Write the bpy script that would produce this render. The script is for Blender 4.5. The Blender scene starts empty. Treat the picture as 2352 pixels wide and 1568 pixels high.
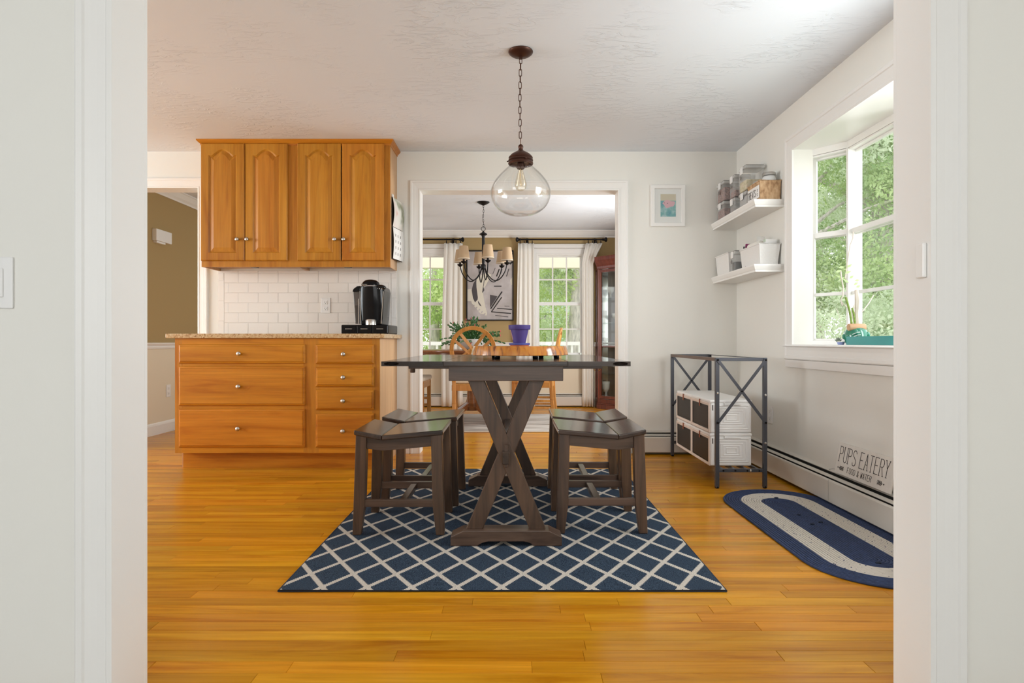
import bpy, bmesh, math, random
import numpy as np
from mathutils import Vector, Matrix
random.seed(7)
rng = np.random.default_rng(7)
S = bpy.context.scene
COL = S.collection
PI = math.pi
H = 0.8627            # camera height
F = 1379.0            # focal length in pixels of the 2352 wide frame
CEIL = 2.329
YB = 4.636            # kitchen back wall
YF = 7.96             # dining room window wall
XR = 1.735            # wall with the bay window
XL = -3.30            # far side wall of the dining room
XK = -6.40            # far side wall of the kitchen

# ------------------------------------------------------------------ camera, world, light, exposure
cam = bpy.data.objects.new('camera', bpy.data.cameras.new('camera'))
COL.objects.link(cam)
cam.location = (0, 0, H)
cam.rotation_euler = (PI / 2, 0, 0)
cam.data.sensor_width = 36
cam.data.lens = F / 2352 * 36
cam.data.clip_start = 0.05
cam.data.clip_end = 200
S.camera = cam
w = bpy.data.worlds.new('sky')
S.world = w
w.use_nodes = True
wn = w.node_tree.nodes
bgn = wn['Background']
bgn.inputs['Color'].default_value = (0.93, 0.97, 1.0, 1)
bgn.inputs['Strength'].default_value = 3.0
S.view_settings.view_transform = 'Standard'
S.view_settings.look = 'None'
S.view_settings.gamma = 1
S.view_settings.use_curve_mapping = False
S.view_settings.exposure = -0.24
S.cycles.use_denoising = True
S.cycles.max_bounces = 8
S.cycles.diffuse_bounces = 5
S.cycles.glossy_bounces = 3
S.cycles.transmission_bounces = 6
S.cycles.transparent_max_bounces = 12
S.cycles.caustics_reflective = False
S.cycles.caustics_refractive = False
S.cycles.sample_clamp_indirect = 4
S.cycles.use_adaptive_sampling = True
S.cycles.adaptive_threshold = 0.02


def area(name, loc, rot, sx, sy, power, col=(1, 1, 1)):
    d = bpy.data.lights.new(name, 'AREA')
    d.shape = 'RECTANGLE'
    d.size, d.size_y, d.energy, d.color = sx, sy, power, col
    o = bpy.data.objects.new(name, d)
    o.location = loc
    o.rotation_euler = rot
    COL.objects.link(o)
    return o


# area lamps added to stand in for window daylight, some purely as fill
area('daylight_bay', (2.42, 2.15, 1.60), (0, PI / 2, math.radians(-28)), 1.3, 1.1, 46, (0.97, 0.985, 1.0))
area('daylight_camera_room', (0.3, -2.45, 1.45), (PI / 2, 0, 0), 2.2, 1.5, 36, (1.0, 0.975, 0.92))
area('fill_camera_room_side', (-2.7, -2.45, 1.45), (PI / 2, 0, math.radians(-30)), 1.6, 1.5, 22, (1.0, 0.975, 0.92))  # added lamp behind the camera, aimed to brighten the bay wall
area('daylight_kitchen_side', (-6.30, 2.45, 1.40), (0, -PI / 2, 0), 1.5, 2.3, 240, (0.90, 0.965, 1.0))
area('fill_bay_seat', (1.90, 2.26, 1.44), (0, PI / 2, 0), 1.1, 0.72, 19, (0.95, 0.98, 1.0))  # second lamp added inside the bay to brighten this end of the kitchen
area('fill_dining_side', (-3.22, 7.1, 1.36), (0, -PI / 2, 0), 1.2, 1.1, 12, (0.95, 0.98, 1.0))  # added lamp at a made-up window, lifts the dining room
area('fill_dining_east', (1.66, 5.90, 1.30), (0, PI / 2, 0), 1.0, 1.3, 58, (0.95, 0.98, 1.0))  # added lamp with no known source, evens out the olive wall


# ------------------------------------------------------------------ mesh helpers
class M:
    def __init__(s):
        s.v, s.f, s.m = [], [], []
        s.mi = 0

    def add(s, vs, fs):
        b = len(s.v)
        s.v += [tuple(p) for p in vs]
        s.f += [tuple(b + i for i in f) for f in fs]
        s.m += [s.mi] * len(fs)
        return s

    def box(s, x0, x1, y0, y1, z0, z1):
        x0, x1 = min(x0, x1), max(x0, x1)
        y0, y1 = min(y0, y1), max(y0, y1)
        z0, z1 = min(z0, z1), max(z0, z1)
        return s.add([(x0, y0, z0), (x1, y0, z0), (x1, y1, z0), (x0, y1, z0), (x0, y0, z1), (x1, y0, z1), (x1, y1, z1), (x0, y1, z1)],
                     [(0, 3, 2, 1), (4, 5, 6, 7), (0, 1, 5, 4), (1, 2, 6, 5), (2, 3, 7, 6), (3, 0, 4, 7)])

    def prism(s, poly, a, b, ax='y'):
        """polygon given in the two other axes (in x,y,z order), extruded along ax from a to b"""
        n = len(poly)

        def P(p, t):
            return {'x': (t, p[0], p[1]), 'y': (p[0], t, p[1]), 'z': (p[0], p[1], t)}[ax]
        vs = [P(p, a) for p in poly] + [P(p, b) for p in poly]
        fs = [tuple(range(n)), tuple(range(2 * n - 1, n - 1, -1))]
        fs += [(i, n + i, n + (i + 1) % n, (i + 1) % n) for i in range(n)]
        return s.add(vs, fs)

    def beam(s, p, q, wd, th, up=(0, 0, 1)):
        """rectangular bar from p to q: wd across (up x dir), th along up"""
        p, q = Vector(p), Vector(q)
        d = (q - p).normalized()
        up = Vector(up)
        a = d.cross(up)
        if a.length < 1e-6:
            a = d.cross(Vector((1, 0, 0)))
        a.normalize()
        b = a.cross(d).normalized()
        vs = []
        for c in (p, q):
            for i, j in ((-1, -1), (1, -1), (1, 1), (-1, 1)):
                vs.append(c + a * (i * wd / 2) + b * (j * th / 2))
        return s.add(vs, [(0, 1, 2, 3), (7, 6, 5, 4), (0, 4, 5, 1), (1, 5, 6, 2), (2, 6, 7, 3), (3, 7, 4, 0)])

    def tube(s, pts, r, n=8, closed=False, cap=True, flat=1.0):
        pts = [Vector(p) for p in pts]
        k = len(pts)
        rr = r if isinstance(r, (list, tuple)) else [r] * k
        tang = []
        for i in range(k):
            if closed:
                t = pts[(i + 1) % k] - pts[i - 1]
            else:
                t = pts[min(i + 1, k - 1)] - pts[max(i - 1, 0)]
            tang.append(t.normalized())
        ref = Vector((0, 0, 1)) if abs(tang[0].z) < 0.95 else Vector((1, 0, 0))
        a = tang[0].cross(ref).normalized()
        vs = []
        for i in range(k):
            a = (a - tang[i] * a.dot(tang[i]))
            if a.length < 1e-6:
                a = tang[i].orthogonal()
            a.normalize()
            b = tang[i].cross(a)
            for j in range(n):
                t = 2 * PI * j / n
                vs.append(pts[i] + a * (math.cos(t) * rr[i]) + b * (math.sin(t) * rr[i] * flat))
        fs = []
        for i in range(k if closed else k - 1):
            i2 = (i + 1) % k
            for j in range(n):
                j2 = (j + 1) % n
                fs.append((i * n + j, i * n + j2, i2 * n + j2, i2 * n + j))
        if cap and not closed:
            fs.append(tuple(range(n - 1, -1, -1)))
            fs.append(tuple((k - 1) * n + j for j in range(n)))
        return s.add(vs, fs)

    def lathe(s, prof, c=(0, 0, 0), n=24, ax='z'):
        """prof: (radius, height) pairs"""
        vs = []
        for r, h in prof:
            for j in range(n):
                t = 2 * PI * j / n
                x, y = math.cos(t) * r, math.sin(t) * r
                p = {'z': (x, y, h), 'y': (x, h, y), 'x': (h, x, y)}[ax]
                vs.append((p[0] + c[0], p[1] + c[1], p[2] + c[2]))
        fs = []
        k = len(prof)
        for i in range(k - 1):
            for j in range(n):
                j2 = (j + 1) % n
                fs.append((i * n + j, i * n + j2, (i + 1) * n + j2, (i + 1) * n + j))
        if prof[0][0] > 1e-6:
            fs.append(tuple(range(n - 1, -1, -1)))
        if prof[-1][0] > 1e-6:
            fs.append(tuple((k - 1) * n + j for j in range(n)))
        return s.add(vs, fs)

    def sweep(s, pts, prof, O, U, V, N, closed=False, side=1):
        """profile (offset, height) swept along a mitred 2D path in the plane O,U,V with normal N"""
        O, U, V, N = Vector(O), Vector(U), Vector(V), Vector(N)
        P = [Vector(p) for p in pts]
        k = len(P)
        offs = []
        for i in range(k):
            d0 = (P[i] - P[i - 1]).normalized() if (closed or i > 0) else None
            d1 = (P[(i + 1) % k] - P[i]).normalized() if (closed or i < k - 1) else None
            if d0 is None:
                d0 = d1
            if d1 is None:
                d1 = d0
            n0 = Vector((d0.y, -d0.x)) * side
            n1 = Vector((d1.y, -d1.x)) * side
            m = n0 + n1
            m = m / max(m.length_squared / 2, 1e-6)
            offs.append(m)
        vs = []
        for i in range(k):
            for o, h in prof:
                q = P[i] + offs[i] * o
                vs.append(O + U * q.x + V * q.y + N * h)
        n = len(prof)
        fs = []
        for i in range(k if closed else k - 1):
            i2 = (i + 1) % k
            for j in range(n):
                j2 = (j + 1) % n
                fs.append((i * n + j, i * n + j2, i2 * n + j2, i2 * n + j))
        if not closed:
            fs.append(tuple(range(n)))
            fs.append(tuple((k - 1) * n + j for j in range(n - 1, -1, -1)))
        return s.add(vs, fs)

    def blob(s, c, rx, ry, rz, n=12, k=8):
        prof = [(math.sin(PI * i / k), -math.cos(PI * i / k)) for i in range(k + 1)]
        vs = []
        for r, h in prof:
            for j in range(n):
                t = 2 * PI * j / n
                vs.append((c[0] + rx * r * math.cos(t), c[1] + ry * r * math.sin(t), c[2] + rz * h))
        fs = [(i * n + j, i * n + (j + 1) % n, (i + 1) * n + (j + 1) % n, (i + 1) * n + j) for i in range(k) for j in range(n)]
        return s.add(vs, fs)


ORG = {}


def mesh_of(name, m, mats, org=(0, 0, 0), smooth=False, fix=True):
    me = bpy.data.meshes.new(name)
    ox, oy, oz = org
    me.from_pydata([(x - ox, y - oy, z - oz) for x, y, z in m.v], [], m.f)
    for mt in (mats if isinstance(mats, (list, tuple)) else [mats]):
        me.materials.append(mt)
    if any(m.m):
        me.polygons.foreach_set('material_index', m.m)
    if fix:
        bm = bmesh.new()
        bm.from_mesh(me)
        bmesh.ops.remove_doubles(bm, verts=bm.verts, dist=1e-6)
        bmesh.ops.recalc_face_normals(bm, faces=bm.faces)
        bm.to_mesh(me)
        bm.free()
    if smooth:
        me.polygons.foreach_set('use_smooth', [True] * len(me.polygons))
        try:
            me.set_sharp_from_angle(angle=math.radians(smooth if smooth is not True else 40))
        except Exception:
            pass
    me.update()
    return me


def tag(o, label=None, cat=None, group=None, kind=None):
    if label:
        o['label'] = label
    if cat:
        o['category'] = cat
    if group:
        o['group'] = group
    if kind:
        o['kind'] = kind
    return o


def thing(name, label, cat, loc=(0, 0, 0), group=None, kind=None):
    o = bpy.data.objects.new(name, None)
    o.empty_display_size = 0.05
    COL.objects.link(o)
    o.location = loc
    ORG[o.name] = tuple(loc)
    return tag(o, label, cat, group, kind)


def obj(name, m, mats, parent=None, label=None, cat=None, group=None, kind=None, bevel=0, seg=2, smooth=False, org=None, fix=True):
    """one mesh object; vertices are given in world coordinates"""
    if org is None:
        org = ORG.get(parent.name, (0, 0, 0)) if parent else (0, 0, 0)
    me = m if isinstance(m, bpy.types.Mesh) else mesh_of(name, m, mats, org, smooth, fix)
    o = bpy.data.objects.new(name, me)
    COL.objects.link(o)
    if parent:
        o.parent = parent
    else:
        o.location = org
    ORG[o.name] = org
    if bevel:
        b = o.modifiers.new('bevel', 'BEVEL')
        b.width = bevel
        b.segments = seg
        b.limit_method = 'ANGLE'
        b.angle_limit = math.radians(35)
        b.harden_normals = False
    return tag(o, label, cat, group, kind)


def dup(o, parent=None, loc=None, rz=None, label=None, group=None):
    c = o.copy()
    COL.objects.link(c)
    if parent:
        c.parent = parent
    if loc is not None:
        c.location = loc
    if rz is not None:
        c.rotation_euler[2] = rz
    if label:
        c['label'] = label
    if group:
        c['group'] = group
    for ch in list(o.children):
        dup(ch, c)
    return c


# ------------------------------------------------------------------ materials
def srgb(r, g, b):
    f = lambda c: (c / 255 / 12.92) if c / 255 <= 0.04045 else ((c / 255 + 0.055) / 1.055) ** 2.4
    return (f(r), f(g), f(b), 1)


def mat(name, col, rough=0.5, metal=0.0, spec=0.5, bump=0, bscale=60, var=0.0, vscale=4, coat=0, sheen=0, bstretch=None):
    m = bpy.data.materials.new(name)
    m.use_nodes = True
    N, L = m.node_tree.nodes, m.node_tree.links
    b = N['Principled BSDF']
    b.inputs['Base Color'].default_value = col
    b.inputs['Roughness'].default_value = rough
    b.inputs['Metallic'].default_value = metal
    b.inputs['Specular IOR Level'].default_value = spec
    if coat:
        b.inputs['Coat Weight'].default_value = coat
        b.inputs['Coat Roughness'].default_value = 0.06
    if sheen:
        b.inputs['Sheen Weight'].default_value = sheen
    if bump or var:
        tc = N.new('ShaderNodeTexCoord')
        mp = N.new('ShaderNodeMapping')
        L.new(tc.outputs['Object'], mp.inputs[0])
        if bstretch:
            mp.inputs['Scale'].default_value = bstretch
    if var:
        n2 = N.new('ShaderNodeTexNoise')
        n2.inputs['Scale'].default_value = vscale
        n2.inputs['Detail'].default_value = 3
        L.new(mp.outputs[0], n2.inputs['Vector'])
        rp = N.new('ShaderNodeMapRange')
        rp.inputs[1].default_value, rp.inputs[2].default_value = 0.3, 0.7
        rp.inputs[3].default_value, rp.inputs[4].default_value = 1 - var, 1 + var
        L.new(n2.outputs['Fac'], rp.inputs[0])
        mx = N.new('ShaderNodeVectorMath')
        mx.operation = 'SCALE'
        mx.inputs[0].default_value = col[:3]
        L.new(rp.outputs[0], mx.inputs['Scale'])
        L.new(mx.outputs[0], b.inputs['Base Color'])
    if bump:
        n1 = N.new('ShaderNodeTexNoise')
        n1.inputs['Scale'].default_value = bscale
        n1.inputs['Detail'].default_value = 4
        L.new(mp.outputs[0], n1.inputs['Vector'])
        bp = N.new('ShaderNodeBump')
        bp.inputs['Strength'].default_value = bump
        bp.inputs['Distance'].default_value = 0.002
        L.new(n1.outputs['Fac'], bp.inputs['Height'])
        L.new(bp.outputs[0], b.inputs['Normal'])
    return m


def wood(name, c1, c2, c3, axis='x', rough=0.35, scale=1.0, coat=0.0, use_attr=False, bump=0.08, streak=0.5, spec=0.5):
    """grain runs along axis; c1 light, c2 mid, c3 dark streaks"""
    m = bpy.data.materials.new(name)
    m.use_nodes = True
    N, L = m.node_tree.nodes, m.node_tree.links
    b = N['Principled BSDF']
    b.inputs['Roughness'].default_value = rough
    b.inputs['Specular IOR Level'].default_value = spec
    if coat:
        b.inputs['Coat Weight'].default_value = coat
        b.inputs['Coat Roughness'].default_value = 0.1
    tc = N.new('ShaderNodeTexCoord')
    geo = N.new('ShaderNodeNewGeometry')
    oi = N.new('ShaderNodeObjectInfo')
    comb = N.new('ShaderNodeCombineXYZ')
    add = N.new('ShaderNodeVectorMath')
    if use_attr:
        at = N.new('ShaderNodeAttribute')
        at.attribute_name = 'tone'
        src = at.outputs['Fac']
        L.new(geo.outputs['Position'], add.inputs[0])
    else:
        src = oi.outputs['Random']
        L.new(tc.outputs['Object'], add.inputs[0])
    sc = N.new('ShaderNodeMath')
    sc.operation = 'MULTIPLY'
    sc.inputs[1].default_value = 37.0
    L.new(src, sc.inputs[0])
    for i in range(3):
        L.new(sc.outputs[0], comb.inputs[i])
    L.new(comb.outputs[0], add.inputs[1])
    mp = N.new('ShaderNodeMapping')
    st = {'x': (1.1, 14, 14), 'y': (14, 1.1, 14), 'z': (14, 14, 1.1)}[axis]
    mp.inputs['Scale'].default_value = [q * scale for q in st]
    L.new(add.outputs[0], mp.inputs[0])
    n1 = N.new('ShaderNodeTexNoise')
    n1.inputs['Scale'].default_value = 1.0
    n1.inputs['Detail'].default_value = 5
    n1.inputs['Roughness'].default_value = 0.6
    n1.inputs['Distortion'].default_value = 1.2
    L.new(mp.outputs[0], n1.inputs['Vector'])
    mp2 = N.new('ShaderNodeMapping')
    st2 = {'x': (3, 90, 90), 'y': (90, 3, 90), 'z': (90, 90, 3)}[axis]
    mp2.inputs['Scale'].default_value = [q * scale for q in st2]
    L.new(add.outputs[0], mp2.inputs[0])
    n2 = N.new('ShaderNodeTexNoise')
    n2.inputs['Scale'].default_value = 1.0
    n2.inputs['Detail'].default_value = 2
    L.new(mp2.outputs[0], n2.inputs['Vector'])
    r1 = N.new('ShaderNodeValToRGB')
    e = r1.color_ramp.elements
    e[0].position, e[0].color = 0.28, c3
    e[1].position, e[1].color = 0.72, c1
    k = e.new(0.47)
    k.color = c2
    L.new(n1.outputs['Fac'], r1.inputs[0])
    mx = N.new('ShaderNodeMix')
    mx.data_type = 'RGBA'
    mx.blend_type = 'MULTIPLY'
    L.new(r1.outputs[0], mx.inputs[6])
    r2 = N.new('ShaderNodeMapRange')
    r2.inputs[1].default_value, r2.inputs[2].default_value = 0.25, 0.6
    r2.inputs[3].default_value, r2.inputs[4].default_value = 0.72, 1.05
    L.new(n2.outputs['Fac'], r2.inputs[0])
    L.new(r2.outputs[0], mx.inputs[7])
    mx.inputs[0].default_value = streak
    # per piece tone
    tm = N.new('ShaderNodeMapRange')
    tm.inputs[3].default_value, tm.inputs[4].default_value = (0.76, 1.18) if use_attr else (0.92, 1.08)
    L.new(src, tm.inputs[0])
    vm = N.new('ShaderNodeVectorMath')
    vm.operation = 'SCALE'
    L.new(mx.outputs[2], vm.inputs[0])
    L.new(tm.outputs[0], vm.inputs['Scale'])
    hs = N.new('ShaderNodeHueSaturation')
    fr = N.new('ShaderNodeMath')
    fr.operation = 'FRACT'
    L.new(sc.outputs[0], fr.inputs[0])
    hm = N.new('ShaderNodeMapRange')
    d = 0.006 if use_attr else 0.004
    hm.inputs[3].default_value, hm.inputs[4].default_value = 0.5 - d, 0.5 + d
    L.new(fr.outputs[0], hm.inputs[0])
    L.new(hm.outputs[0], hs.inputs['Hue'])
    L.new(vm.outputs[0], hs.inputs['Color'])
    L.new(hs.outputs[0], b.inputs['Base Color'])
    if bump:
        bp = N.new('ShaderNodeBump')
        bp.inputs['Strength'].default_value = bump
        bp.inputs['Distance'].default_value = 0.001
        L.new(n2.outputs['Fac'], bp.inputs['Height'])
        L.new(bp.outputs[0], b.inputs['Normal'])
    return m


def thin_glass(name, tint=(1, 1, 1, 1), ior=1.45, extra=0.0):
    m = bpy.data.materials.new(name)
    m.use_nodes = True
    N, L = m.node_tree.nodes, m.node_tree.links
    N.remove(N['Principled BSDF'])
    out = N['Material Output']
    t = N.new('ShaderNodeBsdfTransparent')
    t.inputs[0].default_value = tint
    g = N.new('ShaderNodeBsdfGlossy')
    g.inputs['Roughness'].default_value = 0.0
    geo = N.new('ShaderNodeNewGeometry')
    dt = N.new('ShaderNodeVectorMath')
    dt.operation = 'DOT_PRODUCT'
    L.new(geo.outputs['Normal'], dt.inputs[0])
    L.new(geo.outputs['Incoming'], dt.inputs[1])
    ab = N.new('ShaderNodeMath')
    ab.operation = 'ABSOLUTE'
    L.new(dt.outputs['Value'], ab.inputs[0])
    om = N.new('ShaderNodeMath')
    om.operation = 'SUBTRACT'
    om.inputs[0].default_value = 1.0
    L.new(ab.outputs[0], om.inputs[1])
    pw = N.new('ShaderNodeMath')
    pw.operation = 'POWER'
    pw.inputs[1].default_value = 5.0
    L.new(om.outputs[0], pw.inputs[0])
    f0 = ((ior - 1) / (ior + 1)) ** 2
    mx = N.new('ShaderNodeMixShader')
    ad = N.new('ShaderNodeMath')
    ad.operation = 'MULTIPLY_ADD'
    ad.use_clamp = True
    ad.inputs[1].default_value = 0.9
    ad.inputs[2].default_value = f0 + extra
    L.new(pw.outputs[0], ad.inputs[0])
    L.new(ad.outputs[0], mx.inputs[0])
    L.new(t.outputs[0], mx.inputs[1])
    L.new(g.outputs[0], mx.inputs[2])
    L.new(mx.outputs[0], out.inputs['Surface'])
    return m


def frosted(name, col, a):
    m = bpy.data.materials.new(name)
    m.use_nodes = True
    N, L = m.node_tree.nodes, m.node_tree.links
    b = N['Principled BSDF']
    b.inputs['Base Color'].default_value = col
    b.inputs['Roughness'].default_value = 0.3
    b.inputs['Alpha'].default_value = a
    return m


def ramp_mat(name, stops, scale=30, rough=0.3, detail=6, tex='noise', stretch=(1, 1, 1), coat=0, bump=0, distort=0):
    m = bpy.data.materials.new(name)
    m.use_nodes = True
    N, L = m.node_tree.nodes, m.node_tree.links
    b = N['Principled BSDF']
    b.inputs['Roughness'].default_value = rough
    b.inputs['Coat Weight'].default_value = coat
    b.inputs['Coat Roughness'].default_value = 0.03
    tc = N.new('ShaderNodeTexCoord')
    mp = N.new('ShaderNodeMapping')
    mp.inputs['Scale'].default_value = stretch
    L.new(tc.outputs['Object'], mp.inputs[0])
    if tex == 'noise':
        n = N.new('ShaderNodeTexNoise')
        n.inputs['Detail'].default_value = detail
        n.inputs['Distortion'].default_value = distort
        o = n.outputs['Fac']
    else:
        n = N.new('ShaderNodeTexVoronoi')
        o = n.outputs['Color']
    n.inputs['Scale'].default_value = scale
    L.new(mp.outputs[0], n.inputs['Vector'])
    r = N.new('ShaderNodeValToRGB')
    e = r.color_ramp.elements
    e[0].position, e[0].color = stops[0]
    e[1].position, e[1].color = stops[-1]
    for p, c in stops[1:-1]:
        q = e.new(p)
        q.color = c
    L.new(o, r.inputs[0])
    L.new(r.outputs[0], b.inputs['Base Color'])
    if bump:
        bp = N.new('ShaderNodeBump')
        bp.inputs['Strength'].default_value = bump
        bp.inputs['Distance'].default_value = 0.003
        L.new(o if tex == 'noise' else n.outputs['Distance'], bp.inputs['Height'])
        L.new(bp.outputs[0], b.inputs['Normal'])
    return m


def plaster(name, col):
    m = mat(name, col, rough=0.75, spec=0.25)
    N, L = m.node_tree.nodes, m.node_tree.links
    b = N['Principled BSDF']
    g = N.new('ShaderNodeNewGeometry')
    mp = N.new('ShaderNodeMapping')
    mp.inputs['Rotation'].default_value = (0, 0, 0.75)
    mp.inputs['Scale'].default_value = (4.5, 12, 1)
    L.new(g.outputs['Position'], mp.inputs[0])
    n = N.new('ShaderNodeTexNoise')
    n.inputs['Scale'].default_value = 1.6
    n.inputs['Detail'].default_value = 5
    n.inputs['Roughness'].default_value = 0.62
    n.inputs['Distortion'].default_value = 1.6
    L.new(mp.outputs[0], n.inputs['Vector'])
    r = N.new('ShaderNodeMapRange')
    r.inputs[1].default_value, r.inputs[2].default_value = 0.51, 0.60
    L.new(n.outputs['Fac'], r.inputs[0])
    n2 = N.new('ShaderNodeTexNoise')
    n2.inputs['Scale'].default_value = 2.2
    L.new(g.outputs['Position'], n2.inputs['Vector'])
    r2 = N.new('ShaderNodeMapRange')
    r2.inputs[1].default_value, r2.inputs[2].default_value = 0.44, 0.58
    L.new(n2.outputs['Fac'], r2.inputs[0])
    mu = N.new('ShaderNodeMath')
    mu.operation = 'MULTIPLY'
    L.new(r.outputs[0], mu.inputs[0])
    L.new(r2.outputs[0], mu.inputs[1])
    bp = N.new('ShaderNodeBump')
    bp.inputs['Strength'].default_value = 0.62
    bp.inputs['Distance'].default_value = 0.004
    L.new(mu.outputs[0], bp.inputs['Height'])
    L.new(bp.outputs[0], b.inputs['Normal'])
    return m


WHITE = mat('white_wall_paint', (0.80, 0.785, 0.738, 1), 0.7, spec=0.2, bump=0.06, bscale=160)
TRIM = mat('white_trim_paint', (0.83, 0.815, 0.79, 1), 0.35, spec=0.4)
CEILM = plaster('textured_ceiling_plaster', (0.785, 0.825, 0.885, 1))
OLIVE = mat('olive_wall_paint', srgb(172, 148, 104), 0.75, spec=0.2, bump=0.06, bscale=160)
CREAM = mat('cream_wainscot_paint', srgb(226, 214, 192), 0.6, spec=0.3)
FLOORW = wood('amber_floorboards', (0.68, 0.315, 0.020, 1), (0.57, 0.235, 0.009, 1), (0.42, 0.140, 0.003, 1), 'x', rough=0.22, use_attr=True, streak=0.55, bump=0.04, spec=0.25)
SUB = mat('dark_floor_joint', (0.10, 0.045, 0.015, 1), 0.8)
OAK_V = wood('honey_cabinet_wood_upright', (0.54, 0.235, 0.030, 1), (0.46, 0.180, 0.017, 1), (0.34, 0.108, 0.008, 1), 'z', rough=0.36, scale=0.8, spec=0.3)
OAK_H = wood('honey_cabinet_wood_level', (0.60, 0.240, 0.022, 1), (0.50, 0.180, 0.012, 1), (0.36, 0.105, 0.005, 1), 'x', rough=0.34, scale=0.8, spec=0.3)
OAK_P = wood('cabinet_wood_lit_pale', (0.64, 0.40, 0.21, 1), (0.58, 0.34, 0.17, 1), (0.48, 0.25, 0.10, 1), 'z', rough=0.4, scale=0.7)  # paler copy of the honey wood, bay window light put into the colour
DARK_X = wood('dark_brown_wood_level', (0.135, 0.082, 0.056, 1), (0.080, 0.047, 0.032, 1), (0.034, 0.018, 0.012, 1), 'x', rough=0.3, scale=1.3)
DARK_Y = wood('dark_brown_wood_lengthwise', (0.070, 0.042, 0.028, 1), (0.042, 0.025, 0.017, 1), (0.020, 0.012, 0.008, 1), 'y', rough=0.22, scale=1.3)
DARK_Z = wood('dark_brown_wood_upright', (0.125, 0.070, 0.040, 1), (0.072, 0.039, 0.022, 1), (0.028, 0.014, 0.008, 1), 'z', rough=0.36, scale=1.3)
TTOP = wood('dark_grey_table_surface', (0.058, 0.040, 0.032, 1), (0.038, 0.026, 0.021, 1), (0.02, 0.014, 0.012, 1), 'x', rough=0.12, scale=1.2, spec=0.6)
CHAIRW = wood('honey_chair_wood', (0.62, 0.30, 0.08, 1), (0.52, 0.235, 0.055, 1), (0.40, 0.16, 0.03, 1), 'z', rough=0.35)
MAHOG = wood('mahogany', (0.22, 0.055, 0.03, 1), (0.15, 0.035, 0.02, 1), (0.08, 0.016, 0.01, 1), 'z', rough=0.3)
BLACKM = mat('black_metal', (0.012, 0.011, 0.012, 1), 0.45, 0.6)
RACKM = mat('grey_black_powder_coat', (0.075, 0.078, 0.092, 1), 0.38, 0.5, spec=0.6)
BRONZE = mat('oil_rubbed_bronze', (0.075, 0.032, 0.022, 1), 0.38, 0.7)
NICKEL = mat('brushed_nickel', (0.55, 0.53, 0.50, 1), 0.28, 1.0)
CHROME = mat('bright_metal', (0.75, 0.75, 0.75, 1), 0.12, 1.0)
TILE = mat('glossy_white_tile', (0.80, 0.76, 0.72, 1), 0.09, spec=0.6)
GROUT = mat('pale_grout', (0.76, 0.72, 0.67, 1), 0.9)
GLASS = thin_glass('window_glass', (0.98, 0.99, 0.98, 1))
GLOBE = thin_glass('clear_globe_glass', (0.996, 0.999, 0.997, 1), 1.5, 0.015)
CABGLASS = thin_glass('cabinet_glass', (0.92, 0.96, 0.93, 1), 1.5)
BOXCLEAR = frosted('clear_container_plastic', (0.80, 0.81, 0.80, 1), 0.26)
LIDM = frosted('frosted_lid_plastic', (0.82, 0.81, 0.79, 1), 0.6)
REFL_STRIP = mat('reflection_strip_metal', (0.20, 0.20, 0.19, 1), 0.12, 1.0)
PLASTIC_W = mat('white_plastic', (0.82, 0.81, 0.80, 1), 0.35)
PLASTIC_B = mat('black_plastic', (0.004, 0.004, 0.005, 1), 0.14, spec=0.2)
DARKGREY = mat('dark_grey_mesh', (0.022, 0.015, 0.011, 1), 0.4, spec=0.25)
HEATER = mat('cream_heater_enamel', (0.66, 0.62, 0.56, 1), 0.38)
HSLOT = mat('heater_slot_black', (0.01, 0.01, 0.009, 1), 0.7)
FABRIC_C = mat('cream_cushion_cloth', (0.70, 0.62, 0.50, 1), 0.9, bump=0.4, bscale=300)
CURT = mat('white_curtain_cloth', (0.82, 0.79, 0.73, 1), 0.9, bump=0.15, bscale=250)
SHADE = mat('tan_lamp_shade', (0.52, 0.37, 0.23, 1), 0.85, bump=0.1, bscale=300)
LEATHER = mat('brown_leather', (0.28, 0.07, 0.025, 1), 0.45)
GRANITE = ramp_mat('speckled_granite', [(0.0, (0.04, 0.02, 0.012, 1)), (0.30, (0.16, 0.075, 0.035, 1)), (0.42, (0.48, 0.30, 0.14, 1)), (0.60, (0.60, 0.45, 0.27, 1)), (1.0, (0.70, 0.60, 0.44, 1))], scale=75, rough=0.12, detail=8, distort=0.8)
PURPLE = mat('purple_pot_paint', (0.052, 0.032, 0.19, 1), 0.6, bump=0.1, bscale=80, var=0.08)
BLUEP = mat('blue_saucer_paint', (0.045, 0.055, 0.27, 1), 0.55)
TERRA = mat('terracotta', (0.55, 0.17, 0.06, 1), 0.8)
LEAF_IN = mat('dark_green_leaf', (0.035, 0.115, 0.025, 1), 0.4)
PINK = mat('pink_bud', (0.55, 0.09, 0.10, 1), 0.5)
TEAL = mat('teal_tray_paint', (0.03, 0.30, 0.29, 1), 0.4)
INK = mat('dark_grey_ink', (0.035, 0.03, 0.03, 1), 0.8)


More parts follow.
